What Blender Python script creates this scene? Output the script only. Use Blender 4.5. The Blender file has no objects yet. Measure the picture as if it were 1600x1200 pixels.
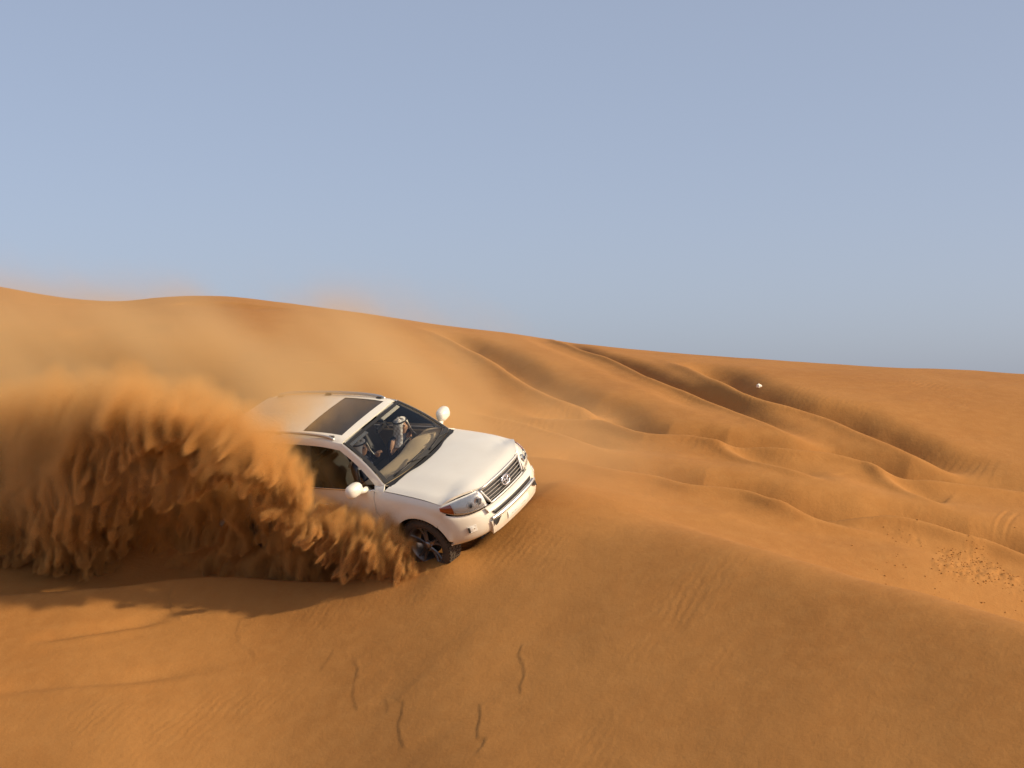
import bpy, bmesh, math, random
import numpy as np
from mathutils import Matrix, Vector

# ------------------------------------------------------------------ camera, sky, sun, exposure
SC = bpy.context.scene
COL = SC.collection
F = 2600.0            # focal length in pixels of the 1600 px wide photograph
CZ = 1.7              # camera height
PITCH = math.atan(40 / F)
cam_d = bpy.data.cameras.new('camera')
cam = bpy.data.objects.new('camera', cam_d); COL.objects.link(cam)
cam_d.sensor_width = 36.0; cam_d.lens = 36.0 * F / 1600
cam_d.clip_start = 0.1; cam_d.clip_end = 9000
cam.location = (0, 0, CZ); cam.rotation_euler = (math.pi / 2 + PITCH, 0, 0)
SC.camera = cam

SUN_EL = math.radians(30); SUN_AZ = math.radians(110)   # azimuth clockwise from +Y (the view direction)
SUN = Vector((math.sin(SUN_AZ) * math.cos(SUN_EL), math.cos(SUN_AZ) * math.cos(SUN_EL), math.sin(SUN_EL)))
w = bpy.data.worlds.new('World'); SC.world = w; w.use_nodes = True
nt = w.node_tree; nt.nodes.clear()
sky = nt.nodes.new('ShaderNodeTexSky'); sky.sky_type = 'NISHITA'; sky.sun_disc = False
sky.sun_elevation = SUN_EL; sky.sun_rotation = SUN_AZ
sky.air_density = 0.5; sky.dust_density = 2.5; sky.ozone_density = 1.5; sky.altitude = 0
bg = nt.nodes.new('ShaderNodeBackground'); bg.inputs[1].default_value = 0.15
wo = nt.nodes.new('ShaderNodeOutputWorld')
tn = nt.nodes.new('ShaderNodeMix'); tn.data_type = 'RGBA'; tn.blend_type = 'MULTIPLY'; tn.inputs[0].default_value = 1; tn.inputs[7].default_value = (1.17, 1.0, .87, 1)   # dusty air
nt.links.new(sky.outputs[0], tn.inputs[6]); hz_ = nt.nodes.new('ShaderNodeMix'); hz_.data_type = 'RGBA'; hz_.inputs[0].default_value = .55; hz_.inputs[7].default_value = (1.90, 2.22, 2.82, 1)   # even veil of dust in the air
nt.links.new(tn.outputs[2], hz_.inputs[6]); nt.links.new(hz_.outputs[2], bg.inputs[0]); nt.links.new(bg.outputs[0], wo.inputs[0])
sl = bpy.data.lights.new('sun', 'SUN'); sun = bpy.data.objects.new('sun', sl); COL.objects.link(sun)
sl.energy = 3.25; sl.angle = math.radians(1.2); sl.color = (1.0, .82, .56)
sun.rotation_euler = (-SUN).to_track_quat('-Z', 'Y').to_euler()
sun.location = SUN * 60
SC.view_settings.view_transform = 'Standard'; SC.view_settings.look = 'None'
SC.view_settings.gamma = 1; SC.view_settings.exposure = 0.5
SC.view_settings.use_curve_mapping = False
cy = SC.cycles
cy.max_bounces = 10; cy.diffuse_bounces = 4; cy.glossy_bounces = 4; cy.transmission_bounces = 6
cy.transparent_max_bounces = 24; cy.volume_bounces = 2
cy.use_denoising = True

# ------------------------------------------------------------------ helpers
def nrm(m, col=(.5, .5, .5), rough=.5, metal=0, **kw):
    b = m.node_tree.nodes['Principled BSDF']
    b.inputs['Base Color'].default_value = (*col, 1); b.inputs['Roughness'].default_value = rough
    b.inputs['Metallic'].default_value = metal
    for k, v in kw.items(): b.inputs[k].default_value = v
    return b
def mat(name, col, rough=.5, metal=0, vary=0.0, scale=8, bump=0.0, bscale=60, **kw):
    m = bpy.data.materials.new(name); m.use_nodes = True
    b = nrm(m, col, rough, metal, **kw); t = m.node_tree; N = t.nodes.new; L = t.links.new
    tc = N('ShaderNodeTexCoord')
    if vary:
        n = N('ShaderNodeTexNoise'); n.inputs['Scale'].default_value = scale; n.inputs['Detail'].default_value = 5
        L(tc.outputs['Object'], n.inputs['Vector'])
        mx = N('ShaderNodeMix'); mx.data_type = 'RGBA'
        mx.inputs[6].default_value = (*[c * (1 - vary) for c in col], 1); mx.inputs[7].default_value = (*[min(1, c * (1 + vary)) for c in col], 1)
        L(n.outputs[0], mx.inputs[0]); L(mx.outputs[2], b.inputs['Base Color'])
    if bump:
        n2 = N('ShaderNodeTexNoise'); n2.inputs['Scale'].default_value = bscale; n2.inputs['Detail'].default_value = 4
        L(tc.outputs['Object'], n2.inputs['Vector'])
        bp = N('ShaderNodeBump'); bp.inputs['Strength'].default_value = bump; bp.inputs['Distance'].default_value = .01
        L(n2.outputs[0], bp.inputs['Height']); L(bp.outputs[0], b.inputs['Normal'])
    return m
def link(name, me, parent=None, m=None):
    o = bpy.data.objects.new(name, me); COL.objects.link(o)
    if parent is not None: o.parent = parent
    if m is not None: me.materials.append(m)
    return o
def empty(name, label, cat, group=None):
    o = bpy.data.objects.new(name, None); COL.objects.link(o); o.empty_display_size = .2
    o['label'] = label; o['category'] = cat
    if group: o['group'] = group
    return o
def fast_mesh(name, V, Fq, smooth=True):
    V = np.asarray(V, np.float32); Fq = np.asarray(Fq, np.int32)
    k = Fq.shape[1]; me = bpy.data.meshes.new(name)
    me.vertices.add(len(V)); me.vertices.foreach_set('co', V.ravel())
    me.loops.add(Fq.size); me.loops.foreach_set('vertex_index', Fq.ravel())
    me.polygons.add(len(Fq)); me.polygons.foreach_set('loop_start', np.arange(0, Fq.size, k, dtype=np.int32))
    me.polygons.foreach_set('use_smooth', np.full(len(Fq), smooth))
    me.update(calc_edges=True); me.validate()
    return me
_lat = {}
def noise3(P, seed=0):
    """smooth value noise in -1..1 at points P (n,3)"""
    if seed not in _lat: _lat[seed] = np.random.default_rng(seed + 77).uniform(-1, 1, (64, 64, 64)).astype(np.float32)
    T = _lat[seed]; P = np.asarray(P); i = np.floor(P).astype(np.int64); f = (P - i).astype(np.float32)
    f = f * f * f * (f * (f * 6 - 15) + 10); i &= 63; j = (i + 1) & 63
    x0, y0, z0 = i.T; x1, y1, z1 = j.T; fx, fy, fz = f.T
    a = T[x0, y0, z0] * (1 - fx) + T[x1, y0, z0] * fx; b = T[x0, y1, z0] * (1 - fx) + T[x1, y1, z0] * fx
    c = T[x0, y0, z1] * (1 - fx) + T[x1, y0, z1] * fx; d = T[x0, y1, z1] * (1 - fx) + T[x1, y1, z1] * fx
    a = a * (1 - fy) + b * fy; c = c * (1 - fy) + d * fy
    return a * (1 - fz) + c * fz
def fbm(P, o=4, seed=0, gain=.5):
    P = np.asarray(P, float); s = 0; a = 1; t = 0
    for k in range(o): s = s + a * noise3(P + 17.3 * k, seed + k); t += a; a *= gain; P = P * 2.03
    return s / t
def sstep(a, b, x):
    t = np.clip((x - a) / (b - a), 0, 1); return t * t * (3 - 2 * t)
# ------------------------------------------------------------------ the dune: one height field
RW = np.array([[0.81546183, 0.51683221, -0.2605887], [-0.5785839, 0.71525095, -0.39199076], [-0.01620713, 0.47042593, 0.88229064]])
TW = np.array([-0.56000821, 23.0514526, -0.03025129])      # pose of the car on the slope
def car2w(p): return np.asarray(p) @ RW.T + TW
def catm(xk, yk, x):
    h = np.gradient(np.array(yk, float), np.array(xk, float)); xk = np.array(xk, float); yk = np.array(yk, float)
    i = np.clip(np.searchsorted(xk, x) - 1, 0, len(xk) - 2); d = xk[i + 1] - xk[i]; t = np.clip((x - xk[i]) / d, 0, 1)
    return ((2*t**3 - 3*t**2 + 1) * yk[i] + (t**3 - 2*t**2 + t) * d * h[i] + (-2*t**3 + 3*t**2) * yk[i+1] + (t**3 - t**2) * d * h[i+1])
VU = [-2600, -900, -300, 0, 60, 130, 190, 240, 300, 350, 420, 500, 600, 700, 800, 900, 1000, 1100, 1200, 1300, 1400, 1500, 1600, 1900, 2500, 4200]
VC = [470, 450, 432, 448, 459, 468, 470, 465, 462, 463, 470, 480, 494, 509, 521, 536, 547, 555, 562, 569, 574, 579, 584, 598, 610, 600]
def base(x, y):
    u = 800 + F * x / np.maximum(y, 1.0); u = np.clip(u, -2600, 4200)
    tc = np.tan(PITCH + np.arctan((600 - catm(VU, VC, u)) / F))
    dc = catm([-2600, -600, 0, 400, 700, 1000, 1600, 2600, 4200], [52, 49, 46, 43, 40.5, 38.5, 37, 38, 40], u)
    v23 = catm([-2600, -600, 0, 300, 600, 760, 900, 1050, 1200, 1400, 1600, 1900, 2600, 4200], [1000, 990, 945, 915, 893, 868, 845, 838, 840, 858, 880, 905, 940, 980], u)
    z23 = np.tan(PITCH + np.arctan((600 - v23) / F)) * 23
    k = (tc * 23 - z23) / (dc - 23)**2
    t = dc - np.maximum(y, 17.0)
    tb = np.maximum(-t, 0); tf = np.maximum(t, 0)
    z = tc * np.maximum(y, 17.0) - k * tf**2 - k * tb**2 / (1 + tb / 14) - (tc - np.minimum(tc, 0)) * tb * (tb / (tb + 30))
    z = np.where(z < -6, -6 - 3 * (1 - np.exp((z + 6) / 3)), z)
    m = tc + 2 * k * (dc - 17); q = np.clip(17 - y, 0, 9)
    z = z - m * (q - q**2 / 18)
    z = z + sstep(9, 0, y) * np.maximum(0, -1.7 - z)
    z = z + CZ
    # the face the car runs across, rising to a rounded crest on the right
    c = car2w((0, -.9, .02)); pl = c[2] + .295 * (x - c[0]) + .45 * (y - c[1])
    r2 = ((x + 1.9) / 3.2)**2 + ((y - 23.3) / 2.4)**2
    z = z + (pl - z) * np.exp(-r2**1.3)
    cr = 23.55 - (x - .45) * 1.02 - .012 * (x - .45)**2; sd = (y - cr) * .70
    fc = pl - np.where(sd > 12, 1e3, .3 * np.logaddexp(0, np.clip(sd / .3, -60, 60))); dd = z - fc; mx_ = fc + .25 * np.logaddexp(0, np.clip(dd / .25, -60, 60)); mx_ = np.where(dd > 10, z, mx_)
    t = sstep(-.4, .7, sd); wf = sstep(-4.5, -.3, x) * sstep(9, 14, y) * sstep(14, 9, x) * sstep(12, 9, sd)
    return z + wf * ((fc * (1 - t) + mx_ * t) - z)
def unproj(px, fn, y0=12.0):
    """where the line of sight through photo pixels meets the surface fn"""
    px = np.asarray(px, float); dx = (px[:, 0] - 800) / F; dd = (px[:, 1] - 600) / F
    c, s = math.cos(PITCH), math.sin(PITCH)
    D = np.c_[dx, dd * s + c, -dd * c + s]
    ts = np.arange(y0, 60, .1); lo = np.full(len(px), 40.0); done = np.zeros(len(px), bool)
    for t in ts:
        P = D * t + (0, 0, CZ); b = (P[:, 2] < fn(P[:, 0], P[:, 1])) & ~done
        lo[b] = t - .1; done |= b
        if done.all(): break
    hi = lo + .1
    for _ in range(7):
        md = (lo + hi) / 2; P = D * md[:, None] + (0, 0, CZ); b = P[:, 2] < fn(P[:, 0], P[:, 1])
        hi = np.where(b, md, hi); lo = np.where(b, lo, md)
    return D * hi[:, None] + (0, 0, CZ)
def unproj_all(lists):
    L = [np.asarray(l, float) for l in lists]; R = unproj(np.concatenate(L), base)[:, :2]
    return np.split(R, np.cumsum([len(l) for l in L])[:-1])
def polyd(X, Y, pl, mg=4.0):
    """distance, side (+ away from the camera side) and fraction along a polyline, in plan"""
    best = np.full(X.shape, 1e9); side = np.ones(X.shape); frac = np.zeros(X.shape)
    near = (X > pl[:, 0].min() - mg) & (X < pl[:, 0].max() + mg) & (Y > pl[:, 1].min() - mg) & (Y < pl[:, 1].max() + mg)
    if not near.all():
        if near.any(): best[near], side[near], frac[near] = polyd(X[near], Y[near], pl, 1e9)
        return best, side, frac
    D = pl[1:] - pl[:-1]; seg = np.hypot(*D.T); acc = np.r_[0, np.cumsum(seg)]
    n = np.c_[-D[:, 1], D[:, 0]] / seg[:, None]; vn = np.r_[n[:1], n[:-1] + n[1:], n[-1:]]
    for i in range(len(pl) - 1):
        a, d = pl[i], D[i]
        t = np.clip(((X - a[0]) * d[0] + (Y - a[1]) * d[1]) / seg[i]**2, 0, 1)
        ex = X - a[0] - t * d[0]; ey = Y - a[1] - t * d[1]; r = np.hypot(ex, ey); m = r < best
        sg = np.sign(ex * (vn[i, 0] * (1 - t) + vn[i + 1, 0] * t) + ey * (vn[i, 1] * (1 - t) + vn[i + 1, 1] * t))
        best = np.where(m, r, best); side = np.where(m, sg, side); frac = np.where(m, (acc[i] + t * seg[i]) / acc[-1], frac)
    return best, side, frac
def smooth_line(px, n=4):
    px = np.array(px, float); t = np.arange(len(px)); tt = np.linspace(0, len(px) - 1, (len(px) - 1) * n + 1)
    return np.c_[catm(t, px[:, 0], tt), catm(t, px[:, 1], tt)]
# tracks worn into the slope: (photo line of the lit lip, depth, width of the trough, lip height)
TRACKS = [
 ([(860,530),(905,545),(965,565),(1015,590),(1070,610),(1120,632),(1170,655),(1230,680),(1300,697),(1380,712)], .15, .50, .06),
 ([(1040,562),(1080,580),(1120,600),(1160,620),(1210,637),(1280,655),(1350,682),(1410,705),(1470,725),(1540,744),(1640,765)], .24, .85, .08),
 ([(640,508),(690,525),(750,552),(800,585),(840,610),(875,627),(920,640),(945,662),(1010,687),(1070,700)], .18, .75, .06),
 ([(780,645),(840,651),(900,656),(945,664),(1010,684),(1080,690),(1120,697),(1180,702),(1240,710),(1300,715),(1355,726),(1400,740),(1470,750),(1600,764),(1720,778)], .22, .62, .09),
 ([(800,716),(850,722),(900,727),(965,740),(1025,750),(1080,765),(1130,772),(1170,780),(1210,795),(1270,815),(1350,832),(1430,850)], .20, .60, .09),
 ([(1180,792),(1270,802),(1340,812),(1400,818),(1450,828),(1510,845),(1550,853),(1600,870),(1700,905)], .20, .60, .11),
 ([(1090,692),(1120,700),(1170,720),(1215,735),(1260,750),(1310,766)], .05, .5, .04),
 ([(1340,722),(1360,730),(1400,755),(1450,780),(1490,792)], .04, .5, .035),
 ([(700,640),(760,655),(830,668),(900,690),(960,712)], .06, .5, .03),
 ([(1576,787),(1562,803),(1548,826)], .006, .05, .003),
 ([(1590,792),(1574,812),(1562,832)], .006, .05, .003),
 ([(30,1010),(60,1004),(140,990),(210,976),(300,962)], .035, .22, .0),
 ([(-60,1098),(0,1086),(95,1074),(190,1066),(260,1056),(360,1046)], .04, .28, .0),
 ([(-60,515),(0,520),(90,530),(170,522),(240,528)], .12, .6, .04),
 ([(250,478),(330,474),(400,480),(460,486)], .10, .5, .03),
]
LINES = [(pl, *t[1:]) for pl, t in zip(unproj_all([smooth_line(t[0]) for t in TRACKS]), TRACKS)]
BAND = unproj(smooth_line([(800,752),(860,775),(950,800),(1050,830),(1150,862),(1250,890),(1350,918),(1450,938),(1550,968),(1640,1000),(1720,1030)]), base)[:, :2]
LIP = unproj(smooth_line([(-200,952),(-60,945),(0,939),(110,929),(190,921),(270,910),(350,908),(430,912),(520,917),(590,912),(650,897),(705,878)]), base)[:, :2]
def to_car(x, y):
    e = np.array([.8155, -.5786]); return (x - TW[0]) * e[0] + (y - TW[1]) * e[1], -(x - TW[0]) * e[1] + (y - TW[1]) * e[0]
LIPX, LIPY = to_car(*LIP.T); _o = np.argsort(LIPX); LIPX, LIPY = LIPX[_o], LIPY[_o]
SLABS = [([(272,912),(263,932),(266,950),(282,964),(300,958),(325,966),(360,962)], .055), ([(376,962),(368,985),(374,1003),(390,1012),(400,1025)], .03),
 ([(522,1010),(512,1026),(498,1046)], .035), ([(548,1025),(558,1045),(552,1066),(549,1090),(556,1110),(590,1105)], .04),
 ([(598,1094),(604,1104),(600,1116)], .03), ([(613,1094),(628,1098),(626,1118),(620,1134),(624,1158),(632,1176)], .055),
 ([(746,1098),(749,1120),(743,1146),(744,1158),(756,1160),(752,1172),(736,1188)], .06), ([(816,1002),(808,1022),(816,1040),(817,1056),(810,1072),(812,1088)], .055),
 ([(560,1040),(556,1052),(562,1062)], .03)]
SLABW = list(zip(unproj_all([s[0] for s in SLABS]), [s[1] for s in SLABS]))
CLOD = unproj([(1515, 880)], base)[0]
def dune(x, y, detail=True):
    z = base(x, y)
    P = np.c_[x.ravel(), y.ravel(), np.zeros(x.size)]; sh = x.shape
    far = np.clip((y - 30) / 12, 0, 1)
    z = z + fbm(P / 4.5, 3, 3).reshape(sh) * .10 * (1 - .8 * far) + fbm(P / 1.4, 3, 9).reshape(sh) * .028 * (1 - .6 * far)
    wob = (fbm(P / .9, 3, 21)).reshape(x.shape) * .04
    amp = 1 + .18 * fbm(P / 1.1, 3, 5).reshape(x.shape)
    for pl, h, wd, lp in LINES:
        d, s, fr = polyd(x, y, pl); sd = d * s + wob * min(1, wd)
        fade = sstep(0, .22, fr) * sstep(1, .68, fr); fade = np.where((fr <= 0) | (fr >= 1), 0, fade)
        g = np.exp(-((sd - wd * .62) / (wd * .52))**2)
        l = np.exp(-(sd / (wd * .20 + .02))**2)
        hollow = np.exp(-((sd + wd * .85) / (wd * .6))**2)
        z = z + fade * amp * (1.6 * lp * l - 1.8 * h * g * (sd > -.6 * wd) - .40 * h * hollow)
    d, s, fr = polyd(x, y, BAND); sd = d * s + wob
    z = z + .05 * sstep(0, .25, fr) * np.exp(-(np.where(sd > 0, sd / .4, sd / .9))**2)
    # the rut ploughed by the car, with a sharp near lip
    cx, cyy = to_car(x, y); sd = cyy - np.interp(cx, LIPX, LIPY) + wob * .25
    ru = sstep(.45, -.5, cx) * sstep(-40, -30, cx)
    z = z + ru * np.where(sd <= 0, .07 * np.exp(-(sd / .45)**2), .07 - .42 * sstep(0, .5, sd) * sstep(3.4, 1.6, sd) - .07 * sstep(.5, 2, sd))
    for pl, h in SLABW:
        d, s, fr = polyd(x, y, pl); sd = -d * s + wob * .3
        e = sstep(0, .1, fr) * sstep(1, .9, fr)
        z = z + .19 * h * e * (sd < 0) * np.exp(sd / .4) * sstep(0, -.02, sd)
    mw = car2w((.26, -1.02, 0)); z = z + .17 * np.exp(-((x - mw[0])**2 + (y - mw[1])**2) / .42**2)      # sand pushed up before the front wheel
    mw = car2w((-.55, -1.15, 0)); z = z + .10 * np.exp(-((x - mw[0])**2 + (y - mw[1])**2) / .4**2)
    if detail:
        m = np.exp(-(((x - CLOD[0]) / 1.0)**2 + ((y - CLOD[1]) / .9)**2)**1.5) * sstep(-.35, .3, fbm(P / .5, 3, 41).reshape(sh))
        z = z + m * (np.abs(fbm(P / .11, 3, 31)) * .04 + 0.02 * fbm(P / .05, 2, 33)).reshape(x.shape)
    return z
def axis_u():
    mid = np.linspace(-260, 1860, 900)
    l = -260 - np.cumsum(np.geomspace(2.5, 700, 70)); r = 1860 + np.cumsum(np.geomspace(2.5, 700, 70))
    return np.r_[l[::-1], mid, r]
US = axis_u(); NV = 640
TT = np.r_[np.linspace(0, 1, 560), 1 + np.geomspace(.004, 1, 79)]
# rows: even in the view up to the crest, then out to the horizon
yn = np.array([1.5, 4, 7, 10, 13, 15, 16.2])
dcu = catm([-2600, -600, 0, 400, 700, 1000, 1600, 2600, 4200], [52, 49, 46, 43, 40.5, 38.5, 37, 38, 40], np.clip(US, -2600, 4200))
rows = [np.full(len(US), v) for v in yn]
for t in np.linspace(0, 1, 560): rows.append(17 + (dcu + 1.0 - 17) * t**1.25)
for g in np.geomspace(.12, 4000, 60): rows.append(dcu + 1.0 + g)
GY = np.array(rows); GX = (US[None, :] - 800) / F * GY
GZ = dune(GX, GY)
nr, nc = GY.shape
idx = np.arange(nr * nc).reshape(nr, nc)
quads = np.stack([idx[:-1, :-1], idx[:-1, 1:], idx[1:, 1:], idx[1:, :-1]], -1).reshape(-1, 4)
me = fast_mesh('dune', np.c_[GX.ravel(), GY.ravel(), GZ.ravel()], quads)
dune_ob = link('dune', me); dune_ob['kind'] = 'structure'
def sand_mat():
    m = bpy.data.materials.new('sand'); m.use_nodes = True; t = m.node_tree; N = t.nodes.new; L = t.links.new
    b = t.nodes['Principled BSDF']; b.inputs['Roughness'].default_value = .92; b.inputs['Specular IOR Level'].default_value = .15
    tc = N('ShaderNodeTexCoord')
    def noise(s, d=4, vec=None):
        n = N('ShaderNodeTexNoise'); n.inputs['Scale'].default_value = s; n.inputs['Detail'].default_value = d
        L(vec or tc.outputs['Object'], n.inputs['Vector']); return n.outputs[0]
    def mp(v, a, b_, c, d):
        r = N('ShaderNodeMapRange'); r.inputs[1].default_value = a; r.inputs[2].default_value = b_; r.inputs[3].default_value = c; r.inputs[4].default_value = d
        L(v, r.inputs[0]); return r.outputs[0]
    def mixc(f, c0, c1):
        x = N('ShaderNodeMix'); x.data_type = 'RGBA'; L(f, x.inputs[0])
        for i, c in ((6, c0), (7, c1)):
            if isinstance(c, tuple): x.inputs[i].default_value = (*c, 1)
            else: L(c, x.inputs[i])
        return x.outputs[2]
    def math_(op, a, b_):
        x = N('ShaderNodeMath'); x.operation = op
        for i, c in ((0, a), (1, b_)):
            if isinstance(c, (int, float)): x.inputs[i].default_value = c
            else: L(c, x.inputs[i])
        return x.outputs[0]
    c = mixc(mp(noise(.35, 5), .35, .65, 0, 1), SAND_A, SAND_B)
    c = mixc(mp(noise(5, 6), .42, .72, 0, .35), c, SAND_C)
    c = mixc(mp(noise(90, 2), .5, .8, 0, .5), c, SAND_D)
    L(c, b.inputs['Base Color'])
    # wind ripples in patches, grain everywhere
    mpg = N('ShaderNodeMapping'); mpg.inputs['Rotation'].default_value = (0, 0, math.radians(28)); L(tc.outputs['Object'], mpg.inputs[0])
    wv = N('ShaderNodeTexWave'); wv.inputs['Scale'].default_value = 2.6; wv.inputs['Distortion'].default_value = 5; wv.inputs['Detail'].default_value = 3; wv.inputs['Detail Scale'].default_value = 1.6
    L(mpg.outputs[0], wv.inputs['Vector'])
    patch = mp(noise(.42, 3), .56, .70, .02, 1)
    h = math_('MULTIPLY', wv.outputs[0], math_('MULTIPLY', patch, .004))
    h = math_('ADD', h, math_('MULTIPLY', noise(22, 5), .0055))
    h = math_('ADD', h, math_('MULTIPLY', noise(120, 3), .003))
    h = math_('ADD', h, math_('MULTIPLY', noise(3.0, 4), .018))
    bp = N('ShaderNodeBump'); bp.inputs['Strength'].default_value = .8; bp.inputs['Distance'].default_value = 1.0
    L(h, bp.inputs['Height']); L(bp.outputs[0], b.inputs['Normal'])
    return m
SAND_A = (.335, .147, .039); SAND_B = (.378, .175, .049); SAND_C = (.42, .207, .063); SAND_D = (.27, .112, .028)
SAND = sand_mat()
me.materials.append(SAND)
# ------------------------------------------------------------------ the off-road car (car frame: x forward, y left, z up, origin under the front axle)
PAINT = mat('white_paint', (.78, .75, .66), .32, vary=.02, scale=3, **{'Coat Weight': .6, 'Coat Roughness': .08})
def dusty():
    """sand-coloured film low on the body, thicker towards the sills"""
    t = PAINT.node_tree; N = t.nodes.new; L = t.links.new; b = t.nodes['Principled BSDF']
    src = b.inputs['Base Color'].links[0].from_socket; tc = N('ShaderNodeTexCoord'); sp = N('ShaderNodeSeparateXYZ'); L(tc.outputs['Object'], sp.inputs[0])
    mr = N('ShaderNodeMapRange'); mr.inputs[1].default_value = 1.0; mr.inputs[2].default_value = .35; mr.inputs[3].default_value = .0; mr.inputs[4].default_value = .75; L(sp.outputs[2], mr.inputs[0])
    n = N('ShaderNodeTexNoise'); n.inputs['Scale'].default_value = 5; n.inputs['Detail'].default_value = 7; L(tc.outputs['Object'], n.inputs['Vector'])
    ad = N('ShaderNodeMath'); ad.operation = 'MULTIPLY_ADD'; L(n.outputs[0], ad.inputs[0]); ad.inputs[1].default_value = .16; ad.inputs[2].default_value = -.03
    mu = N('ShaderNodeMath'); mu.operation = 'MULTIPLY'; L(mr.outputs[0], mu.inputs[0]); L(n.outputs[0], mu.inputs[1])
    su = N('ShaderNodeMath'); su.operation = 'ADD'; su.use_clamp = True; L(mu.outputs[0], su.inputs[0]); L(ad.outputs[0], su.inputs[1])
    mx = N('ShaderNodeMix'); mx.data_type = 'RGBA'; L(su.outputs[0], mx.inputs[0]); L(src, mx.inputs[6]); mx.inputs[7].default_value = (.50, .33, .17, 1); L(mx.outputs[2], b.inputs['Base Color'])
    rr = N('ShaderNodeMapRange'); rr.inputs[3].default_value = .28; rr.inputs[4].default_value = .9; L(su.outputs[0], rr.inputs[0]); L(rr.outputs[0], b.inputs['Roughness'])
dusty()
CHROME = mat('chrome', (.78, .77, .75), .14, 1.0, vary=.03)
SILVER = mat('satin_silver', (.55, .54, .52), .35, .8, vary=.05)
BLACK = mat('black_plastic', (.018, .017, .016), .5, vary=.2)
RUBBER = mat('tyre_rubber', (.060, .042, .028), .9, vary=.5, scale=9, bump=.3, bscale=40)
DARK = mat('dark_underside', (.012, .011, .010), .9, vary=.2)
RIMM = mat('alloy_rim', (.24, .22, .21), .35, .8, vary=.15, scale=10)
TAN = mat('tan_trim', (.60, .47, .30), .75, vary=.08, scale=9, bump=.1)
GREYT = mat('grey_trim', (.48, .46, .40), .85, vary=.06)
SEATM = mat('seat_leather', (.035, .033, .036), .55, vary=.25, scale=7)
AMBER = mat('amber_lens', (.50, .085, .015), .15, vary=.1, scale=40, **{'Coat Weight': .8})
REDL = mat('red_lens', (.45, .01, .01), .15, vary=.1, scale=40, **{'Coat Weight': .8})
REFL = mat('lamp_reflector', (.82, .80, .74), .30, .12, vary=.12, scale=18)
PLATE = mat('number_plate', (.74, .73, .68), .45, vary=.04, scale=12)
def glass_mat(name, tint, refl=.06):
    m = bpy.data.materials.new(name); m.use_nodes = True; t = m.node_tree; t.nodes.clear(); N = t.nodes.new; L = t.links.new
    tr = N('ShaderNodeBsdfTransparent'); tr.inputs[0].default_value = (*tint, 1)
    gl = N('ShaderNodeBsdfGlossy'); gl.inputs['Roughness'].default_value = .03; gl.inputs[0].default_value = (.9, .93, .95, 1)
    fr = N('ShaderNodeFresnel'); fr.inputs[0].default_value = 1.45
    n = N('ShaderNodeTexNoise'); n.inputs['Scale'].default_value = 3
    ad = N('ShaderNodeMath'); ad.operation = 'MULTIPLY_ADD'; ad.inputs[1].default_value = refl * .5; L(n.outputs[0], ad.inputs[0]); L(fr.outputs[0], ad.inputs[2])
    mx = N('ShaderNodeMixShader'); L(ad.outputs[0], mx.inputs[0]); L(tr.outputs[0], mx.inputs[1]); L(gl.outputs[0], mx.inputs[2])
    o = N('ShaderNodeOutputMaterial'); L(mx.outputs[0], o.inputs[0]); return m
GLASS = glass_mat('windscreen_glass', (.90, .91, .89), .02); TINT = glass_mat('side_glass', (.50, .51, .47)); LENS = glass_mat('lamp_lens', (.93, .93, .92))
SUNG = mat('sunroof_glass', (.030, .024, .017), .14, vary=.35, scale=4, **{'Coat Weight': .4})

car = empty('off_road_car', 'large white four-wheel-drive car with sunroof ploughing across the sand slope', 'car')
CARMAT = Matrix([[*RW[i], TW[i]] for i in range(3)] + [[0, 0, 0, 1]])
car.matrix_world = CARMAT

def spl(P, n):
    """Catmull-Rom through the rows of P, n steps a span"""
    P = np.asarray(P, float)
    if len(P) == 2: t = np.linspace(0, 1, n + 1).reshape((-1,) + (1,) * (P.ndim - 1)); return P[0] * (1 - t) + P[1] * t
    Q = np.concatenate([[2 * P[0] - P[1]], P, [2 * P[-1] - P[-2]]]); out = []
    for i in range(1, len(Q) - 2):
        p0, p1, p2, p3 = Q[i - 1:i + 3]
        for k in range(n):
            t = k / n; out.append(.5 * (2 * p1 + (p2 - p0) * t + (2*p0 - 5*p1 + 4*p2 - p3) * t*t + (3*p1 - p0 - 3*p2 + p3) * t**3))
    out.append(P[-1]); return np.array(out)
def grid_faces(a, b, off=0, flip=False):
    i = np.arange(a * b).reshape(a, b) + off
    q = np.stack([i[:-1, :-1], i[:-1, 1:], i[1:, 1:], i[1:, :-1]], -1).reshape(-1, 4)
    return q[:, ::-1] if flip else q
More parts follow.
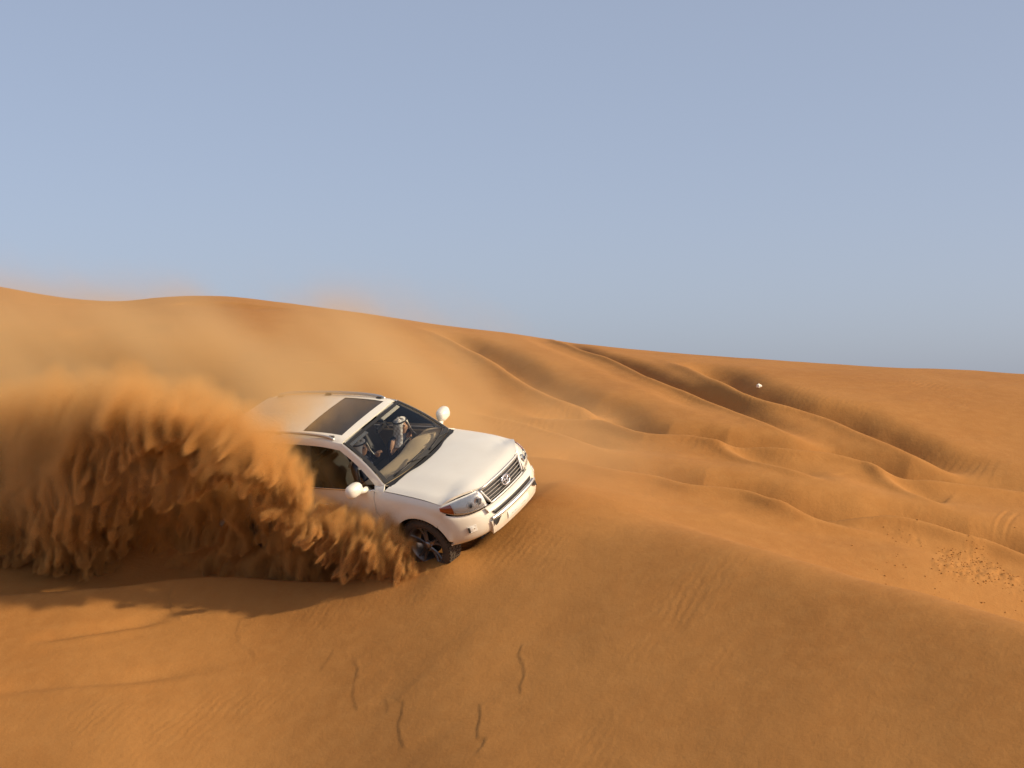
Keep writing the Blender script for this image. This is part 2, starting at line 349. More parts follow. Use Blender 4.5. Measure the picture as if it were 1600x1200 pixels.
def panel(name, G, m, parent=None, flange=.02, flip=False, holes=None, raw=False, away=None):
    """a pressed sheet through the point grid G with a turned-in edge"""
    G = np.asarray(G, float); a, b = G.shape[:2]; V = G.reshape(-1, 3)
    du = np.gradient(G, axis=0); dv = np.gradient(G, axis=1); nn = np.cross(dv, du); nn /= np.linalg.norm(nn, axis=-1, keepdims=True) + 1e-9
    c = np.array(away if away is not None else (-1.5, 0, .8))
    if ((V - c) * nn.reshape(-1, 3)).sum(-1).mean() < 0: nn = -nn; flip = not flip
    F_ = grid_faces(a, b, 0, flip).tolist()
    if holes is not None:
        k = 0; keep = []
        for i in range(a - 1):
            for j in range(b - 1):
                if not holes(i, j): keep.append(F_[k])
                k += 1
        F_ = keep
    Vl = V.tolist()
    if flange:
        loop = [(0, j) for j in range(b)] + [(i, b - 1) for i in range(1, a)] + [(a - 1, j) for j in range(b - 2, -1, -1)] + [(i, 0) for i in range(a - 2, 0, -1)]
        base_ = len(Vl)
        for (i, j) in loop: Vl.append((G[i, j] - nn[i, j] * flange).tolist())
        n = len(loop)
        for k in range(n):
            p, q = loop[k], loop[(k + 1) % n]
            f = [p[0] * b + p[1], q[0] * b + q[1], base_ + (k + 1) % n, base_ + k]
            F_.append(f if flip else f[::-1])
    me = bpy.data.meshes.new(name); me.from_pydata(Vl, [], F_); me.update()
    bm = bmesh.new(); bm.from_mesh(me)
    bmesh.ops.remove_doubles(bm, verts=bm.verts, dist=1e-5)
    bmesh.ops.recalc_face_normals(bm, faces=bm.faces) if False else None
    for f in bm.faces: f.smooth = True
    for e in bm.edges:
        if len(e.link_faces) == 2 and e.calc_face_angle(0) > math.radians(38): e.smooth = False
    bm.to_mesh(me); bm.free()
    return link(name, me, parent if parent is not None else car, m)
def both(fn):
    for s in (-1, 1): fn(s)
def my(G, s):
    G = np.array(G, float).copy(); G[..., 1] *= s; return G
def box(name, lo, hi, m, parent=None, bev=.01, seg=2, rot=None, loc=None):
    bm = bmesh.new(); bmesh.ops.create_cube(bm, size=1)
    lo, hi = np.array(lo, float), np.array(hi, float)
    for v in bm.verts: v.co = Vector((lo + hi) / 2 + np.array(v.co) * (hi - lo))
    if bev: bmesh.ops.bevel(bm, geom=bm.edges[:], offset=bev, segments=seg, affect='EDGES', profile=.6)
    for f in bm.faces: f.smooth = False
    me = bpy.data.meshes.new(name); bm.to_mesh(me); bm.free()
    o = link(name, me, parent if parent is not None else car, m)
    if rot: o.rotation_euler = rot
    if loc is not None: o.location = loc
    return o
def tube(name, pts, r, m, parent=None, seg=8, closed=False):
    pts = np.asarray(pts, float); n = len(pts); V = []; Fc = []
    rr = np.full(n, r) if np.isscalar(r) else np.asarray(r)
    for i in range(n):
        d = (pts[(i + 1) % n] - pts[i - 1]) if closed else (pts[min(i + 1, n - 1)] - pts[max(i - 1, 0)])
        d = d / (np.linalg.norm(d) + 1e-9); up = np.array((0, 0, 1.)) if abs(d[2]) < .9 else np.array((0, 1., 0))
        x = np.cross(d, up); x /= np.linalg.norm(x); y = np.cross(x, d)
        for k in range(seg): a = 2 * math.pi * k / seg; V.append(pts[i] + rr[i] * (math.cos(a) * x + math.sin(a) * y))
    for i in range(n if closed else n - 1):
        for k in range(seg): j = (i + 1) % n; Fc.append([i * seg + k, i * seg + (k + 1) % seg, j * seg + (k + 1) % seg, j * seg + k])
    if not closed: Fc += [list(range(seg))[::-1], [(n - 1) * seg + k for k in range(seg)]]
    me = bpy.data.meshes.new(name); me.from_pydata([list(map(float, v)) for v in V], [], Fc); me.update()
    for p in me.polygons: p.use_smooth = True
    return link(name, me, parent if parent is not None else car, m)
def lathe(name, prof, m, parent, seg=40, axis='y', closed=False):
    """revolve (radius, offset) pairs about the y axis"""
    n = len(prof); V = []; Fc = []
    for k in range(seg):
        a = 2 * math.pi * k / seg
        for r, o in prof: V.append((r * math.cos(a), o, r * math.sin(a)) if axis == 'y' else (o, r * math.cos(a), r * math.sin(a)))
    for k in range(seg):
        for i in range(n if closed else n - 1):
            j = (i + 1) % n; Fc.append([k * n + i, k * n + j, ((k + 1) % seg) * n + j, ((k + 1) % seg) * n + i])
    me = bpy.data.meshes.new(name); me.from_pydata(V, [], Fc); me.update()
    bm = bmesh.new(); bm.from_mesh(me); bmesh.ops.remove_doubles(bm, verts=bm.verts, dist=1e-5); bmesh.ops.recalc_face_normals(bm, faces=bm.faces)
    for f in bm.faces: f.smooth = True
    for e in bm.edges:
        if len(e.link_faces) == 2 and e.calc_face_angle(0) > math.radians(40): e.smooth = False
    bm.to_mesh(me); bm.free()
    return link(name, me, parent, m)

# ---- body side: half width as a function of (x, z)
BX = [-4.1, -3.95, -3.7, -3.2, -2.2, -.6, .0, .30, .45, .60, .75, .95]
BY = [.80, .86, .915, .955, .965, .965, .960, .948, .930, .885, .82, .70]
HZ_X = [.45, .2, 0, -.25, -.5, -.62]; HZ_E = [1.010, 1.075, 1.11, 1.145, 1.175, 1.185]   # height of the bonnet edge
def sideY(x, z):
    y = catm(BX, BY, np.clip(x, -4.1, .95)); z = np.asarray(z, float)
    y = y - .06 * np.clip((.55 - z) / .2, 0, 1.2)**2 - .055 * np.clip((z - .92) / .28, 0, 1)**1.6 - .010 * np.exp(-((z - .78) / .10)**2)
    for ax in (0.0, -2.85):
        r = np.hypot(x - ax, z - .40); y = y + .034 * sstep(.60, .47, r) * (z > .30)
    he = np.interp(x, HZ_X[::-1], HZ_E[::-1]); y = y - .036 * sstep(he - .07, he + .004, z) * (np.asarray(x) > -.66)
    return y
def arch_panel(name, ax, outline, th0, th1, n=40, rows=7, s=1, R=.455):
    """side sheet round a wheel arch: inner edge a circle, outer edge a polygon (x, z)"""
    out = np.array(outline, float); th = np.linspace(math.radians(th0), math.radians(th1), n); G = np.zeros((rows + 2, n, 3))
    for j, t in enumerate(th):
        d = np.array([math.cos(t), math.sin(t)]); o = np.array([ax, .40]); best = None
        for p, q in zip(out[:-1], out[1:]):
            e = q - p; den = d[0] * e[1] - d[1] * e[0]
            if abs(den) < 1e-9: continue
            w_ = p - o; tt = (w_[0] * e[1] - w_[1] * e[0]) / den; uu = (w_[0] * d[1] - w_[1] * d[0]) / den
            if tt > R and -1e-6 <= uu <= 1 + 1e-6 and (best is None or tt > best): best = tt
        if best is None: best = R + .05
        for i in range(rows):
            r = R + (best - R) * (i / (rows - 1))**1.3; p = o + d * r
            G[i + 2, j] = (p[0], sideY(p[0], p[1]), p[1])
        p = o + d * R; y = sideY(p[0], p[1])
        G[1, j] = (p[0], y - .015, p[1] - 0.000); G[0, j] = (ax + d[0] * (R + .004), y - .09, .40 + d[1] * (R + .004))
    return panel(name, my(G, s), PAINT, flange=.012)
hood_edge = [(x, z) for x, z in zip(HZ_X, HZ_E)]
FEN = [(.322, .722), (.505, .893), (.448, .940), (.440, .992)] + [(x - .010, z + .006) for x, z in hood_edge[:]] + [(-.632, 1.17), (-.632, .8), (-.632, .38), (-.40, .36)]
both(lambda s: arch_panel('front_fender', 0, FEN, 45.2, 188, 60, 8, s))
QUA = [(-2.38, .36), (-2.40, .62), (-2.52, .86), (-2.70, 1.02), (-2.72, 1.19), (-3.2, 1.19), (-3.86, 1.17), (-3.88, .9), (-3.84, .78), (-3.30, .52)]
both(lambda s: arch_panel('rear_quarter', -2.85, QUA[::-1], 12, 186, 60, 8, s))
# ---- bonnet
def hood_grid():
    rows = []
    fx = lambda y: catm([0, .25, .45, .6, .72, .82, .90], [.805, .80, .785, .715, .625, .535, .44], np.abs(y))
    for t in np.linspace(0, 1, 11):
        r = []
        for y in np.linspace(0, 1, 13):
            yf = y * .895; xf = fx(yf)
            ye = y * (.895 + (.872 - .895) * t)
            xr = -.47 + .17 * (1 - y**2)
            x = xf + (xr - xf) * t
            zc = float(catm([-.5, -.2, .1, .4, .6, .72, .81], [1.240, 1.223, 1.196, 1.155, 1.118, 1.088, 1.052], x))
            ze = float(np.interp(x, HZ_X[::-1], HZ_E[::-1])); ze = ze + .028
            k = y**2.6; z = zc + (ze - zc) * k * (1 if x < .45 else max(0, 1 - (x - .45) / .36)) + .012 * math.exp(-((y - .52) / .16)**2) * (1 - .3 * t)
            z -= .020 * max(0, (x - .60) / .2)**2 * (1 if y < .99 else 1)
            if y > .93: z -= .016 * ((y - .93) / .07)**2
            r.append((x, ye, z))
        rows.append(r)
    G = np.array(rows); G = np.concatenate([my(G, -1)[:, :0:-1], G], 1); return spl(spl(G, 3).swapaxes(0, 1), 2).swapaxes(0, 1)
panel('bonnet', hood_grid(), PAINT, flange=.03)
# ---- front bumper: rows from the top edge down to the chin
def plan(y, o): return float(catm([0, .25, .45, .62, .76, .86, .925, .955], [.925, .915, .893, .838, .745, .635, .52, .42], abs(y))) + o
def bumper_grid():
    ys = [0, .14, .28, .42, .54, .66, .76, .84, .895, .93]; rows = []
    ztop = [.785, .785, .785, .785, .787, .797, .812, .835, .865, .895]
    spec = [(0, -.055), (.08, -.025), (.22, -.004), (.42, .012), (.62, .012), (.80, -.004), (.92, -.035), (1, -.085)]
    for r, off in spec:
        row = []
        for i, y in enumerate(ys):
            z = ztop[i] + (.425 - ztop[i]) * r
            row.append((plan(y, off), y * (1 - .02 * r), z))
        # side return to the wheel arch
        th = math.radians(45 - 38 * r); ex, ez = .455 * math.cos(th) + .006, .40 + .455 * math.sin(th)
        a = np.array(row[-1]); b = np.array((ex, 0, ez)); mid = (a * .45 + b * .55)
        mid[1] = sideY(mid[0], mid[2]) - .004 - .04 * (r > .9); b[1] = sideY(ex, ez) - .004 - .04 * (r > .9)
        row += [tuple(mid), tuple(b), (b[0] - .004, b[1] - .06, b[2])]
        rows.append(row)
    G = np.array(rows); G = np.concatenate([my(G, -1)[:, :0:-1], G], 1)
    return spl(spl(G, 2).swapaxes(0, 1), 2).swapaxes(0, 1)
bumper = panel('front_bumper', bumper_grid(), PAINT, flange=.03)
# raised middle section of the bumper with intake, bright strip and number plate
def slab(name, y0, y1, z0, z1, off, m, parent, n=12, dx0=0., dx1=0., taper=0., fl=.05):
    rows = []
    for k, z in enumerate(np.linspace(z1, z0, 5)):
        t = k / 4; yy0 = y0 + taper * t; yy1 = y1 - taper * t
        rows.append([(plan(y, off + dx1 + (dx0 - dx1) * t + .012 * math.sin(math.pi * t)), y, z) for y in np.linspace(yy0, yy1, n)])
    return panel(name, np.array(rows), m, parent, flange=fl)
slab('bumper_guard', -.56, .56, .412, .605, .046, PAINT, bumper, taper=.02, dx0=-.050)
slab('bumper_bar', -.55, .55, .735, .80, .040, PAINT, bumper, dx1=-.05)
slab('lower_intake', -.47, .47, .660, .730, .020, BLACK, bumper, taper=.03, fl=.02)
slab('bright_strip', -.53, .53, .618, .658, .052, SILVER, bumper)
for s in (-1, 1):
    G = np.array([[(plan(.53 * s, .055), .53 * s, .612), (plan(.40 * s, .07), .40 * s, .612)], [(plan(.53 * s, .066), .53 * s, .535), (plan(.50 * s, .074), .50 * s, .560)]])
    panel('corner_vent', G, BLACK, bumper, flange=.01)
plate = slab('number_plate', -.26, .26, .475, .585, .052, PLATE, bumper, n=6, dx0=-.022, fl=.012)
for y, w_ in ((-.17, .03), (-.11, .05), (.06, .035), (.12, .05)):
    slab('plate_mark', y, y + w_, .505, .535, .042, GREYT, plate, n=2, fl=.001)
for s in (-1, 1):
    y = .775 * s
    c = np.array((plan(y, .012), y, .615))
    nrm_ = np.array((.80, .60 * s, 0)); tg = np.array((-.60 * s, .80, 0))
    def fog_pt(a, b, d): return c + tg * a + np.array((0, 0, b)) + nrm_ * d
    fg = panel('fog_lamp', [[fog_pt(a, b, .006) for a in (-.062, 0, .062)] for b in (.045, 0, -.045)], REFL, bumper, flange=.012)
    panel('lamp_glass', [[fog_pt(.034 * r * math.cos(t), .034 * r * math.sin(t), .016 - .006 * r) for t in np.linspace(0, 2 * math.pi, 15)] for r in (.02, .5, 1)], REFL, fg, flange=.004)
    panel('black_bezel', [[fog_pt(a * s, b, .009) for a in (.036, .064)] for b in (.040, -.040)], BLACK, fg, flange=.002)
# ---- grille
BARM = mat('grille_bright', (.62, .60, .57), .28, .5)
grille = empty('grille', '', ''); del grille['label'], grille['category']; grille.parent = car
def gx(y, z): return plan(y, -.045) - .19 * (z - .80) - .10 * max(0, abs(y) - .42)
def gw(z): return .395 + .085 * (z - .80) / .24
back = [[(gx(y * gw(z), z) - .045, y * gw(z), z) for y in np.linspace(-1, 1, 11)] for z in np.linspace(1.035, .80, 4)]
panel('grille_mesh', back, BLACK, grille, flange=.01)
for k in range(5):
    z = .832 + k * .045
    for dz, hh in ((0, .0042),):
        rows = [[(gx(y * gw(z), z) + o, y * (gw(z) - .012), z + dz + q) for y in np.linspace(-1, 1, 13)] for q, o in ((hh, -.006), (hh * .7, 0), (-hh * .7, 0), (-hh, -.006))]
        panel('grille_bar', np.array(rows), BARM, grille, flange=0)
fr = [(gx(y * gw(z), z) + .004, y * gw(z), z) for y, z in [(t, 1.04) for t in np.linspace(-1, 1, 13)] + [(1, t) for t in np.linspace(1.0, .84, 5)] + [(t, .802) for t in np.linspace(1, -1, 13)] + [(-1, t) for t in np.linspace(.84, 1.0, 5)]]
tube('grille_frame', fr, .013, mat('frame_white', (.72, .70, .66), .25, .3), grille, 8, True)
EC = np.array((gx(0, .925) + .022, 0, .925))
def ell(a, b, cy=0, cz=0, n=28): return [EC + np.array((-.19 * (cz + b * math.sin(t)), cy + a * math.cos(t), cz + b * math.sin(t))) for t in np.linspace(0, 2 * math.pi, n, endpoint=False)]
emb = tube('emblem', ell(.088, .060), .0105, CHROME, grille, 8, True)
tube('emblem_oval', ell(.030, .054), .0085, CHROME, emb, 6, True)
tube('emblem_oval', ell(.066, .024, 0, .026), .0085, CHROME, emb, 6, True)
# ---- headlights
def lamp(s):
    top = np.array([(.800, .485, 1.035), (.745, .60, 1.040), (.655, .72, 1.040), (.550, .835, 1.030), (.432, .922, 1.004)])
    bot = np.array([(.868, .480, .800), (.815, .62, .806), (.735, .755, .822), (.600, .868, .862), (.440, .934, .945)])
    out = np.array([(.030, .012, 0)] * 5) * np.array([.6, 1, 1, .8, .2])[:, None]
    G = np.array([top, top * .67 + bot * .33 + out, top * .33 + bot * .67 + out, bot])
    lens = spl(spl(G, 3).swapaxes(0, 1), 4).swapaxes(0, 1)
    hl = panel('headlight', my(lens - np.array((.030, .012, 0)), s), REFL, flange=.05)
    panel('lens', my(lens, s), LENS, hl, flange=0)
    a = lens[:, 12:] + np.array((-.014, -.002, 0))
    panel('indicator', my(a[1:-1], s), AMBER, hl, flange=.004)
    for j, (c, r) in enumerate((((.800, .575, .925), .058), ((.745, .685, .915), .052))):
        o = lathe('projector', [(0.001, -.0), (r * .62, .004), (r * .75, .012), (r, .008), (r, -.03)], [CHROME, REFL][j], hl, 20, 'x')
        o.location = (c[0], c[1] * s, c[2]); o.rotation_euler = (0, 0, .55 * s)
        panel('lamp_bulb', [[(c[0] + .018, (c[1] + .010) * s + r * .5 * q * math.cos(t), c[2] + r * .5 * q * math.sin(t)) for t in np.linspace(0, 2 * math.pi, 13)] for q in (.02, 1)], BLACK, hl, flange=.003)
    br = [(.868, .492, .835), (.80, .63, .838), (.71, .755, .852), (.59, .85, .89)]
    tube('light_strip', my(spl(br, 4), s), .007, CHROME, hl, 6)
both(lamp)
# ---- windscreen, cowl, wipers
def ws_pt(u, t):
    """u -1..1 across, t 0 bottom .. 1 top"""
    b = np.array((-.335 - .175 * abs(u)**2.2, .785 * u, 1.250 - .018 * u * u)); c = np.array((-1.075 - .065 * abs(u)**2.2, .640 * u, 1.788 - .040 * u * u))
    p = b + (c - b) * t; p[0] += .030 * math.sin(math.pi * t) ; p[2] += .022 * math.sin(math.pi * t); return p
US_ = np.linspace(-1, 1, 21); TS_ = np.linspace(0, 1, 11)
ws = panel('windscreen', [[ws_pt(u * .985, .012 + t * .98) for u in US_] for t in TS_], GLASS, flange=0)
def band(name, f, m, parent): return panel(name, f, m, parent, flange=.006)
dn = np.array((.004, 0, .006))
band('screen_border', [[ws_pt(u * .985, t) + dn for u in US_] for t in (.004, .04, .075)], BLACK, ws)
band('screen_border', [[ws_pt(u * .985, t) + dn for u in US_] for t in (.945, .97, .996)], BLACK, ws)
for s in (-1, 1): band('screen_border', [[ws_pt(s * u, t) + dn for t in TS_] for u in (.925, .96, .992)], BLACK, ws)
panel('cowl', [[ws_pt(u, 0) + np.array((o, 0, q)) for u in US_] for o, q in ((.012, .000), (.060, -.022), (.13, -.035))], BLACK, flange=.01)
for y0, y1 in ((.10, .70), (-.62, .02)):
    p = [ws_pt(y / .785, .035 + .014 * k) + np.array((.014, 0, .016)) for k, y in enumerate(np.linspace(y0, y1, 6))]
    wp = tube('wiper', p, .011, BLACK, None, 6)
    tube('wiper_arm', [ws_pt(y1 / .785, .0) + np.array((.04, 0, .01)), ws_pt((y0 * .6 + y1 * .4) / .785, .085) + np.array((.022, 0, .026))], .008, BLACK, wp, 6)
# ---- roof with the sunroof opening
RX = [-1.135, -1.20, -1.262, -1.45, -1.62, -1.80, -1.962, -2.2, -2.6, -3.0, -3.35, -3.58]
RY = [0, .17, .34, .498, .56, .61, .645]
def roof_z(x, y): return float(catm([-3.62, -3.3, -2.6, -1.96, -1.5, -1.26, -1.13], [1.795, 1.835, 1.872, 1.872, 1.848, 1.822, 1.794], x)) - .030 * (abs(y) / .645)**2.2 - .030 * max(0, (abs(y) - .56) / .085)**2
RYf = [-y for y in RY[:0:-1]] + RY
RG = np.array([[(x - .058 * (abs(y) / .645)**2.2 * max(0, 1 + (x + 1.135) / .16), y, roof_z(x, y)) for y in RYf] for x in RX])
hj = [j for j in range(len(RYf) - 1) if abs(RYf[j] + RYf[j + 1]) / 2 < .498]
hi = [i for i in range(len(RX) - 1) if -1.962 < (RX[i] + RX[i + 1]) / 2 < -1.262]
roof = panel('roof', RG, PAINT, flange=.02, holes=lambda i, j: i in hi and j in hj, away=(-2.2, 0, .3))
panel('sunroof', [[(x, y, roof_z(x, y) - .006) for y in np.linspace(-.496, .496, 9)] for x in np.linspace(-1.264, -1.960, 9)], SUNG, roof, flange=.02, away=(-2.2, 0, .3))
# ---- greenhouse sides
def belt(x): return 1.185 + .012 * (-x) * .5
def edge(t):   # roof edge from the foot of the A pillar back; t = x
    return float(catm([-3.62, -3.3, -2.6, -1.96, -1.5, -1.16], [1.745, 1.782, 1.815, 1.812, 1.790, 1.742], t))
def gside(x, z):
    zt = edge(x) if x < -1.16 else 1.742; zb = belt(x); k = (z - zb) / max(.05, (zt - zb)); k = min(max(k, 0), 1.05)
    yb = sideY(x, 1.19) - .012; yt = .655 - (.015 if x < -3.2 else 0) * (-x - 3.2)
    return float(yb + (yt - yb) * k + .018 * math.sin(math.pi * min(k, 1)))
def side_glass(s):
    # cant rail along the roof
    xs = np.linspace(-1.16, -3.62, 24)
    G = [[(x, gside(x, z) + .010, z) for x in xs] for z in (0,)]
    G = np.array([[(x, gside(x, edge(x) - d) + o, edge(x) - d + q) for x in xs] for d, o, q in ((0, -.010, .012), (.0, .006, -.004), (.035, .012, 0), (.065, .008, 0))])
    rail = panel('cant_rail', my(G, s), PAINT, flange=.02)
    # A pillar: between windscreen edge and front door glass
    A = []
    for t in np.linspace(0, 1, 12):
        a = ws_pt(1.0, t); b = a + np.array((-.055, .030, -.014)); c_ = a + np.array((-.100 + .01 * t, .048, -.050))
        if t > .85: c_ = c_ + (np.array((-1.22, gside(-1.22, 1.69) + .012, 1.69)) - c_) * (t - .85) / .15 * .6
        A.append([a + np.array((-.004, .006, .004)), (a + b) / 2 + np.array((0, .006, .004)), b, c_])
    G = np.array(A).swapaxes(0, 1)
    panel('a_pillar', my(spl(G, 2), s), PAINT, flange=.025)
    d0 = np.array(ws_pt(1, 0)); a1 = A[1][3]; hc = np.array((-.478, .880, 1.190)); dl = np.array((-.637, float(sideY(-.637, 1.17)) , 1.172)); md = (hc + dl) / 2 + np.array((0, .004, .006))
    panel('pillar_base', my(spl(np.array([[hc + (0, .004, -.010), md + (0, .002, -.012), dl + (0, -.002, -.004)], [(hc + d0) / 2 + (0, 0, .002), (md + A[0][2]) / 2 + (0, .0, .003), (dl + a1) / 2 + (0, .0, .0)], [A[0][0] + (.006, -.006, .002), A[0][2] + (0, -.002, .0), a1 + (-.006, -.004, .0)]]), 3).swapaxes(0, 1), s), PAINT, flange=.02)
    rw = [((-.60, belt(-.6)), (-1.20, 1.690)), ((-.9, belt(-.9)), (-1.36, 1.712))]
    def pane(name, x0b, x0t, x1b, x1t, parent=None, m=TINT):
        rows = []
        for t in np.linspace(0, 1, 7):
            r = []
            for q in np.linspace(0, 1, 9):
                xb = x0b + (x1b - x0b) * q; xt = x0t + (x1t - x0t) * q; x = xb + (xt - xb) * t
                zt = (edge(xt) if xt < -1.16 else 1.742) - .068
                z = belt(xb) + .008 + (zt - belt(xb) - .008) * t; r.append((x, gside(x, z) - .004, z))
            rows.append(r)
        return panel(name, my(rows, s), m, parent, flange=0)
    fd = np.array([[(x, sideY(x, z), z) for x in np.linspace(-.640, -1.725, 16)] for z in np.r_[np.linspace(belt(-1) + .004, 1.0, 5), np.linspace(.95, .37, 9)]])
    fdp = panel('front_door', my(fd, s), PAINT, flange=.02)
    fd2 = []
    for z in np.r_[np.linspace(belt(-2) + .004, 1.0, 5), np.linspace(.95, .37, 9)]:
        xe = -2.715 if z > 1.02 else (-2.375 - .33 * sstep(.55, 1.02, z)); fd2.append([(x, sideY(x, z), z) for x in np.linspace(-1.735, xe, 14)])
    rdp = panel('rear_door', my(fd2, s), PAINT, flange=.02)
    w1 = pane('door_glass', -.66, -1.19, -1.70, -1.72, fdp); w2 = pane('door_glass', -1.79, -1.80, -2.66, -2.60, rdp)
    pane('quarter_glass', -2.76, -2.70, -3.55, -3.42)
    def strip(name, a, b, wd, m, parent=None):
        (xb, zb), (xt, zt) = a, b
        rows = [[(xb + (xt - xb) * t + o, gside(xb + (xt - xb) * t + o, zb + (zt - zb) * t) + .004, zb + (zt - zb) * t) for t in np.linspace(0, 1, 8)] for o in np.linspace(-wd / 2, wd / 2, 3)]
        return panel(name, my(rows, s), m, parent, flange=.012)
    strip('b_pillar', (-1.745, belt(-1.7)), (-1.76, edge(-1.76) - .06), .085, BLACK)
    strip('c_pillar', (-2.71, belt(-2.7)), (-2.65, edge(-2.65) - .06), .10, BLACK)
    strip('d_pillar', (-3.66, belt(-3.6)), (-3.53, edge(-3.53) - .06), .24, PAINT)
    strip('window_divider', (-.86, belt(-.9)), (-.885, 1.46), .018, BLACK, w1)
    bl = [(x, sideY(x, belt(x)) + .002, belt(x) + .004) for x in np.linspace(-.64, -3.6, 20)]
    tube('belt_moulding', my(bl, s), .010, CHROME, None, 6)
    # sill, handles, moulding
    tube('side_step', my([(-.55, .95, .36), (-.75, 1.0, .35), (-1.5, 1.0, .35), (-2.2, 1.0, .35), (-2.38, .95, .36)], s), .045, BLACK, None, 8)
    for p, x in ((fdp, -1.55), (rdp, -2.35)):
        tube('door_handle', my([(x - .09, sideY(x, .98) - .005, .98), (x - .07, sideY(x, .98) + .030, .985), (x + .07, sideY(x, .98) + .030, .985), (x + .09, sideY(x, .98) - .005, .98)], s), .014, CHROME, p, 8)
    # roof rail
    rp = spl([(-1.33, .605, edge(-1.33) + .022), (-1.44, .605, edge(-1.44) + .050), (-1.8, .605, 1.868), (-2.4, .605, 1.884), (-3.0, .60, 1.872), (-3.28, .595, 1.842), (-3.36, .59, 1.80)], 4)
    rr = tube('roof_rail', my(rp, s), .021, SILVER, None, 8)
    for q in (-1.40, -2.35, -3.30): box('rail_foot', (q - .05, .575 * s - .022, roof_z(q, .58) - .02), (q + .05, .575 * s + .022, roof_z(q, .58) + .018), BLACK, rr, .01)
both(side_glass)
# ---- door mirrors
def mirror(s):
    th = np.linspace(0, 2 * math.pi, 21); rows = []
    for k, (o, sc) in enumerate(((-.050, .84), (-.046, .95), (-.02, 1.0), (.02, .97), (.05, .84), (.070, .60), (.080, .28), (.082, .01))):
        rows.append([(o, .132 * sc * np.sign(math.cos(t)) * abs(math.cos(t))**.62, .092 * sc * np.sign(math.sin(t)) * abs(math.sin(t))**.8) for t in th])
    G = np.array(rows); G[..., 0] += -.79; G[..., 1] += 1.085; G[..., 2] += 1.30; G[..., 0] -= .10 * (G[..., 1] - 1.075)
    mr = panel('door_mirror', my(G, s), PAINT, flange=0, away=(-.79, 1.075 * s, 1.285))
    g = G[0] * 1.0; c = g.mean(0)
    panel('mirror_glass', my([[c + (p - c) * .99 for p in g], [c + (p - c) * .02 for p in g]], s), CHROME, mr, flange=0, away=(-.6, 1.075 * s, 1.285))
    tube('mirror_arm', my([(-.76, .88, 1.205), (-.78, .95, 1.215), (-.79, 1.02, 1.23)], s), [.045, .040, .030], PAINT, mr, 8)
both(mirror)
# ---- rear end
def rplan(y, o): return -4.0 + .10 * (abs(y) / .86)**3 + o
RYs = [-.90, -.80, -.6, -.3, 0, .3, .6, .80, .90]
panel('tailgate', [[(rplan(y, .03 + o), y * w_, z) for y in RYs] for z, o, w_ in ((1.20, .03, .97), (1.05, .0, .985), (.85, -.01, .99), (.72, 0, .99))], PAINT, flange=.02)
panel('rear_glass', [[(rplan(y, .07 + o), y * w_, z) for y in RYs] for z, o, w_ in ((1.72, .33, .72), (1.5, .20, .80), (1.22, .05, .88))], TINT, flange=0)
panel('rear_header', [[(rplan(y, .07 + o), y * w_, z) for y in RYs] for z, o, w_ in ((1.80, .40, .70), (1.79, .36, .715), (1.72, .33, .73))], PAINT, flange=.02)
panel('rear_bumper', [[(rplan(y, o), y * 1.01, z) for y in RYs] for z, o in ((.74, -.02), (.70, -.05), (.55, -.05), (.46, -.02), (.42, .06))], PAINT, flange=.03)
for s in (-1, 1): panel('rear_lamp', [[(rplan(y, .005 + o), y * s, z) for y in (.62, .74, .84, .905)] for z, o in ((1.18, .03), (1.05, 0), (.93, -.01))], REDL, flange=.02)
# ---- underbody, wheel housings, cabin tub
box('chassis', (-3.8, -.62, .34), (.70, .62, .55), DARK, None, .03)
box('engine_bay', (-.45, -.60, .50), (.68, .60, 1.00), DARK, None, .03)
box('bulkhead', (-.62, -.85, .50), (-.46, .85, 1.12), DARK, None, .01)
box('cabin_floor', (-3.75, -.86, .50), (-.6, .86, .60), mat('cabin_carpet', (.045, .04, .035), .95, vary=.2), None, .01)
for s in (-1, 1): box('door_trim', (-3.6, s * .86 - .02, .6), (-.64, s * .86 + .02, 1.16), TAN, None, .01)
def arch(ax, s):
    rows = [[(ax + .47 * math.cos(t), y * s, .40 + .47 * math.sin(t)) for t in np.linspace(math.radians(8), math.radians(172), 24)] for y in (.93, .62)]
    panel('wheel_housing', rows, DARK, None, flange=0)
    panel('housing_wall', [[(ax + r * math.cos(t), .62 * s, .40 + r * math.sin(t)) for t in np.linspace(math.radians(8), math.radians(172), 24)] for r in (.02, .47)], DARK, None, flange=0)
for ax in (0, -2.85): both(lambda s, ax=ax: arch(ax, s))
